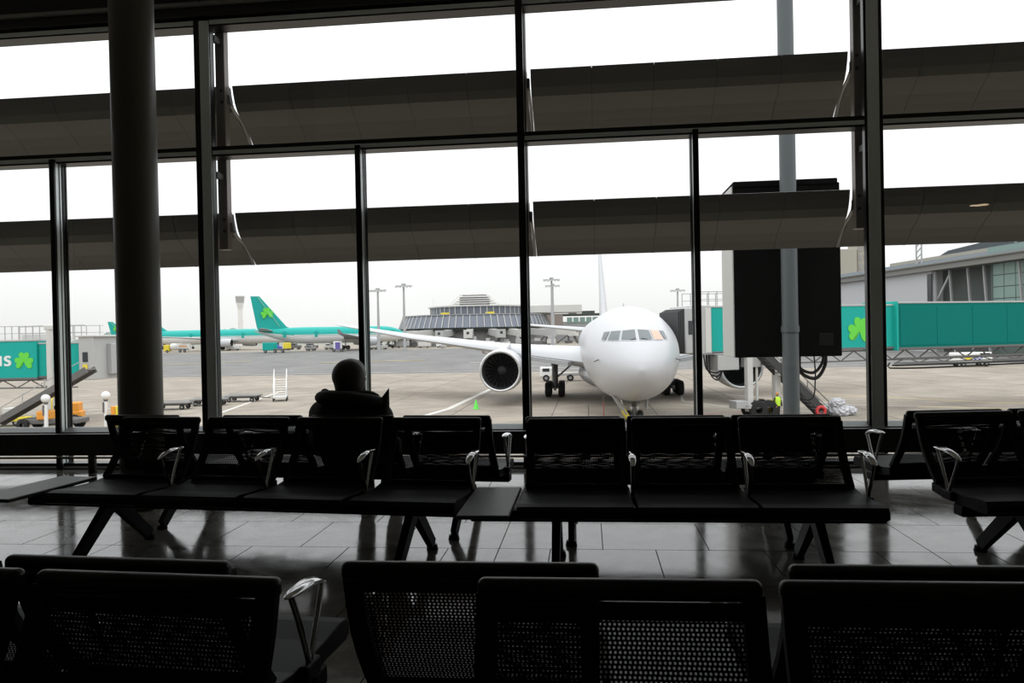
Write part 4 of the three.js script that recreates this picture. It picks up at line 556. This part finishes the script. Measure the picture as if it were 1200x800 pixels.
{ const o = thing('hose_reel', 'small red hose reel beside the white sacks', 'reel', [15.3, GY, -51.8]); mesh('drum', at(new THREE.TorusGeometry(0.26, 0.11, 12, 24), 0, 0.42, 0), mat.red, o); mesh('stand', [bar([-0.3, 0, 0.2], [0, 0.42, 0.05], 0.05), bar([0.3, 0, 0.2], [0, 0.42, 0.05], 0.05), bar([-0.3, 0, -0.2], [0.3, 0, -0.2], 0.05), bar([0, 0, -0.2], [0, 0.42, 0], 0.05)], mat.truss, o); }
// ------------------------------------------------------------------ masts, tower, buildings, trees
function lightMast(label, x, z, h) { const o = thing('light_mast', label, 'light mast', [x, ground(z), z], 0, 'apron light masts'); mesh('pole', cyl(0.28, 0.5, h, 0, h / 2, 0, 14), mat.galv, o); mesh('head_frame', [rbox(5.2, 0.35, 1.2, 0, h, 0, 0.06), rbox(1.2, 0.4, 1.2, 0, h + 0.5, 0, 0.06)], mat.galv, o); for (let i = -2; i <= 2; i++) mesh('floodlight', rbox(0.7, 0.4, 0.7, i * 1.1, h - 0.3, 0.5, 0.06), mat.bridgeLight, o); }
lightMast('thin apron light mast left of the taller pair behind the wing tip', -65.5, -230, 19); lightMast('tall apron light mast beside the slanted glass pier', -57.2, -230, 20.2); lightMast('apron light mast just past the slim centre mullion', -11.3, -236, 21.2); lightMast('second fainter light mast close by the one past the centre mullion', -12.2, -262, 20.6); lightMast('far light mast above the grey docking cab', 31.5, -270, 18.2);
{ const o = thing('control_tower', 'distant control tower paled for haze, with a wider glazed head, beside the shamrock tail', 'tower', [-202, ground(-420), -420]); mesh('shaft', cyl(1.3, 1.6, 24, 0, 12, 0, 20), mat.tower, o); mesh('head', [cyl(2.2, 1.3, 4, 0, 23.5, 0, 20), cyl(2.7, 2.7, 0.5, 0, 29.2, 0, 20)], mat.tower, o); mesh('glazing', cyl(2.6, 2.2, 3.6, 0, 27.2, 0, 20), mat.galv, o); mesh('base', rbox(5, 6, 5, 0, 3, 0, 0.3), mat.tower, o); }  // tower colour is lightened to stand in for distant haze
{ // old pier: a ring of leaning glass with a smaller storey and a white lattice on top
  const cx = -45.5, cz = -300, gy = ground(-300), o = thing('pier_building', 'old round pier with leaning dark glass and a white lattice crown behind the wing', 'building', [cx, gy, cz]);
  const R0 = 30.5, R1 = 28.6, y0 = 6.6, y1 = 11.2, n = 72;
  mesh('base_wall', cyl(27, 27, y0, 0, y0 / 2, 0, 48), mat.buildGrey, o); mesh('lower_band', cyl(R0 + 0.2, R0 - 1, 1.4, 0, y0 - 0.7, 0, 48), mat.buildDark, o);
  const ring = mesh('glass_ring', cyl(R1 - 0.15, R0 - 0.15, y1 - y0, 0, (y0 + y1) / 2, 0, n), mat.buildDark, o);
  for (let i = 0; i < n; i++) { const a = (i / n) * Math.PI * 2, b = ((i + 1) / n) * Math.PI * 2; if (Math.cos((a + b) / 2) < -0.15) continue; const pt = (R, t, y) => [Math.sin(t) * R, y, Math.cos(t) * R]; mesh('pane', rows([[pt(R0, a + 0.008, y0), pt(R0, b - 0.008, y0)], [pt(R1, a + 0.008, y1), pt(R1, b - 0.008, y1)]]), mat.pierGlass, ring); mesh('mullion', bar(pt(R0 + 0.1, a, y0), pt(R1 + 0.1, a, y1), 0.3), mat.pierBar, ring); }
  mesh('deck_edge', cyl(R1 + 0.4, R1 + 0.4, 0.4, 0, y1 + 0.2, 0, 48), mat.buildGrey, o);
  const up = mesh('upper_storey', cyl(18.8, 18.8, 3.2, 2, y1 + 1.8, 4, 40), mat.pierGlass, o); for (let i = 0; i < 24; i++) { const t = -1.5 + i * 0.13; mesh('post', box(0.35, 3.2, 0.35, 2 + Math.sin(t) * 18.9, y1 + 1.8, 4 + Math.cos(t) * 18.9), mat.pierBar, up); }
  mesh('roof_slab', [cyl(19.8, 19.8, 0.5, 2, y1 + 3.6, 4, 40), rbox(34, 3, 14, 26, y1 + 2.2, 2, 0.2)], mat.bridgeLight, o);
  const lat = []; for (const [xa, xb] of [[-8, -3], [12, 7]]) for (const z of [10, 16]) lat.push(bar([xa, y1 + 3.8, z], [xb, y1 + 8, z], 0.35)); for (const [y, w] of [[4.8, 17], [5.6, 14.5], [6.4, 12.5], [7.2, 11], [8.0, 10]]) lat.push(rbox(w, 0.25, 7, 2, y1 + y, 13, 0.05)); lat.push(bar([-14, y1 + 3.8, 14], [-14, y1 + 7.5, 14], 0.15), bar([2, y1 + 8, 13], [2, y1 + 9.3, 13], 0.4), bar([16, y1 + 3.8, 14], [16, y1 + 6.5, 14], 0.2));
  mesh('lattice_crown', lat, mat.tower, o); mesh('crown_core', rbox(11, 3.6, 5, 2, y1 + 5.6, 13, 0.2), mat.buildGrey, o);
  for (let i = 0; i < 9; i++) { const t = -0.95 + i * 0.26, c = Math.cos(t), s2 = Math.sin(t), P = (r, y) => [s2 * r, y, c * r], len = 8 + 5 * ((i * 7) % 3) / 2;
    const arm = mesh('gate_bridge', [bar(P(27, 5), P(30 + len, 4.2), 2.4, 2.3), box(3, 2.9, 3, ...P(31 + len, 4.2), 0, t)], i % 2 ? mat.bridgeGrey : mat.bridgeLight, o); mesh('support', [bar(P(29 + len, 0), P(29 + len, 3.2), 0.7), bar(P(24 + len, 0), P(29 + len, 3.4), 0.3), bar(P(33 + len, 0), P(31 + len, 3.4), 0.5, 0.9), box(3.4, 0.9, 1.4, ...P(29 + len, 0.5), 0, t)], i % 3 ? mat.truss : mat.steelDark, arm); mesh('gate_window', box(0.9, 0.9, 3.05, ...P(31 + len, 4.5), 0, t), mat.darkGlass, arm); }
  mesh('yellow_sign', [rbox(3.2, 1.0, 0.2, -8, y1 + 0.7, 21.5, 0.05), rbox(3.4, 1.0, 0.2, 9, y1 + 0.7, 22, 0.05)], mat.yellow, o);
}
{ const o = thing('terminal_block', 'brown and grey block buildings behind the far wing root', 'building', [-16.7, ground(-345), -345]); o.scale.setScalar(1.19); mesh('wall', [rbox(26, 7.5, 14, 6, 3.75, 0, 0.1)], mat.buildGrey, o); mesh('brown_wall', rbox(13, 6, 1, -2, 7.2, 7.2, 0.05), mat.buildBrown, o); mesh('roof', [rbox(30, 0.6, 15, 6, 10.2, 0, 0.1), rbox(6, 2, 6, -2, 11.4, 0, 0.1), rbox(3, 1.6, 4, 8, 11.2, 0, 0.1), rbox(5, 1.2, 4, 14, 11, 0, 0.1)], mat.buildDark, o); for (let i = 0; i < 5; i++) mesh('window', rbox(2.0, 2.2, 0.2, 7 + i * 2.4, 8, 7.1, 0.03), mat.buildGlassGreen, o); }
{ // terminal with sloping roofs on one side: facade runs from far to near
  const K = 1.75, a = V(36.9 * K, 0, -112 * K), b = V(45.2 * K, 0, -68 * K), ang = Math.atan2(-(b.z - a.z), b.x - a.x);
  const o = thing('terminal_building', 'grey terminal with sloping roofs and green glass behind the dark teal bridge', 'building', [a.x, 1.3 - 5.9 * K, a.z], ang); o.scale.setScalar(K);
  const y0 = 2.5, B = (x0, x1, yb, yt, d0, d1) => box(x1 - x0, yt - yb, d1 - d0, (x0 + x1) / 2, (yb + yt) / 2, -(d0 + d1) / 2);
  mesh('wall', B(-20, 19, y0, 12.4, 0, 8), mat.buildWhite, o, 'white wall panels'); for (const x of [6.2, 18.2]) mesh('window', B(x, x + 0.8, 8.5, 12.1, -0.06, 0.1), mat.darkGlass, o);
  mesh('recess', B(19, 28, y0, 12.4, 1.4, 8), mat.buildDark, o); const gl = mesh('glass_wall', B(27.5, 50, y0, 12.4, 0.9, 8), mat.buildGlass, o);
  for (let i = 0; i < 9; i++) for (let j = 0; j < 6; j++) mesh('pane', B(28 + i * 1.6, 29.5 + i * 1.6, 5.0 + j * 1.24, 6.14 + j * 1.24, 0.78, 0.9), mat.buildGlassGreen, gl);
  for (const x of [22.5, 25.5, 28, 33, 38, 43]) mesh('leaning_column', bar([x, y0, -0.4], [x - 0.9, 12.3, -0.4], 0.2), mat.buildGrey, o);
  mesh('brace', [bar([19.3, 9.2, -0.6], [21.5, 12, -0.6], 0.18), bar([19.1, y0, -0.4], [19.1, 12.3, -0.4], 0.25)], mat.buildWhite, o);
  mesh('eave', [B(-22, 52, 12.4, 13.05, -0.6, 7), B(-22, 52, 13.05, 13.2, -0.8, 7)], mat.buildFascia, o);
  const slope = (pts, x0, x1) => prism(pts, x1 - x0).rotateY(Math.PI / 2).translate(x0, 0, 0); // pts: [offset, height]
  mesh('lower_roof', slope([[-0.6, 13.2], [9.5, 15.0], [9.5, 13.0]], -22, 52), mat.buildRoof, o);
  mesh('parapet', B(-4, 19.5, 14.7, 15.35, 9, 9.8), mat.buildStone, o); mesh('upper_roof', prism([[-6, 13], [-4, 14.8], [2, 16.6], [12, 17.1], [26, 16.5], [44, 16], [44, 13]], 8).translate(0, 0, -22), mat.buildRoof, o);
  mesh('clerestory', B(23.5, 48, 13.1, 14.6, 3.6, 5), mat.buildGlassGreen, o);
  mesh('roof_lamp', [27, 32].map((x) => at(new THREE.SphereGeometry(0.14, 12, 8), x, 14.9, -4.2)), mat.white, o);
  mesh('lattice_mast', [bar([8.5, 13, -5], [8.5, 17.4, -5], 0.15), bar([9.6, 13, -5], [9.6, 17.4, -5], 0.15), ...[0, 1, 2, 3, 4].map((i) => bar([8.5, 13.2 + i * 0.8, -5], [9.6, 13.9 + i * 0.8, -5], 0.1))], mat.galv, o);
}
{ const o = thing('office_block', 'distant stone-coloured block with rows of windows beyond the terminal roof', 'building', [117, GY, -335]); mesh('wall', [rbox(8, 43, 12, 0, 21.5, 0, 0.2), rbox(9, 39, 10, -9, 19.5, 2, 0.2)], mat.buildStone, o); for (let i = 0; i < 4; i++) for (let j = 0; j < 4; j++) mesh('window', rbox(1.0, 2.4, 0.3, -2.9 + i * 1.95, 27.5 + j * 3.9, 6.1, 0.04), mat.buildGrey, o); mesh('roof', rbox(8.6, 0.7, 12.6, 0, 43.2, 0, 0.1), mat.tower, o); }
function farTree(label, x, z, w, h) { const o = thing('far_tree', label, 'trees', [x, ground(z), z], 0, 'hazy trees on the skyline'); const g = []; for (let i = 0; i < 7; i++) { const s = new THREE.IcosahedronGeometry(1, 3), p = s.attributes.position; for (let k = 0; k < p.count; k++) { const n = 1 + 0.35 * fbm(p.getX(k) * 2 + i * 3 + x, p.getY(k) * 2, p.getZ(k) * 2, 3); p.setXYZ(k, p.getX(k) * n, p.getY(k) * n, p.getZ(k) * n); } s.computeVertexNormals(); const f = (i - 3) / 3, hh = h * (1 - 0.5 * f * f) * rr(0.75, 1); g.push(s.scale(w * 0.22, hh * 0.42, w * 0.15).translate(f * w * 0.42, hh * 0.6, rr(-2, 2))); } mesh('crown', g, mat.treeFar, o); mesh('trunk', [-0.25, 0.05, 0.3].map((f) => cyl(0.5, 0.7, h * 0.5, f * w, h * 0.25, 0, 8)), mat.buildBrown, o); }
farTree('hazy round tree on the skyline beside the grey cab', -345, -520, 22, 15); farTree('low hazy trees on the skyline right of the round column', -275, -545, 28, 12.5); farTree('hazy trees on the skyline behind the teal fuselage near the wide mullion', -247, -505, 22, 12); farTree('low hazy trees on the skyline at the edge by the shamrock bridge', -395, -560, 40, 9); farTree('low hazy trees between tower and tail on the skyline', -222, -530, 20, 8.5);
renderer.render(scene, camera);
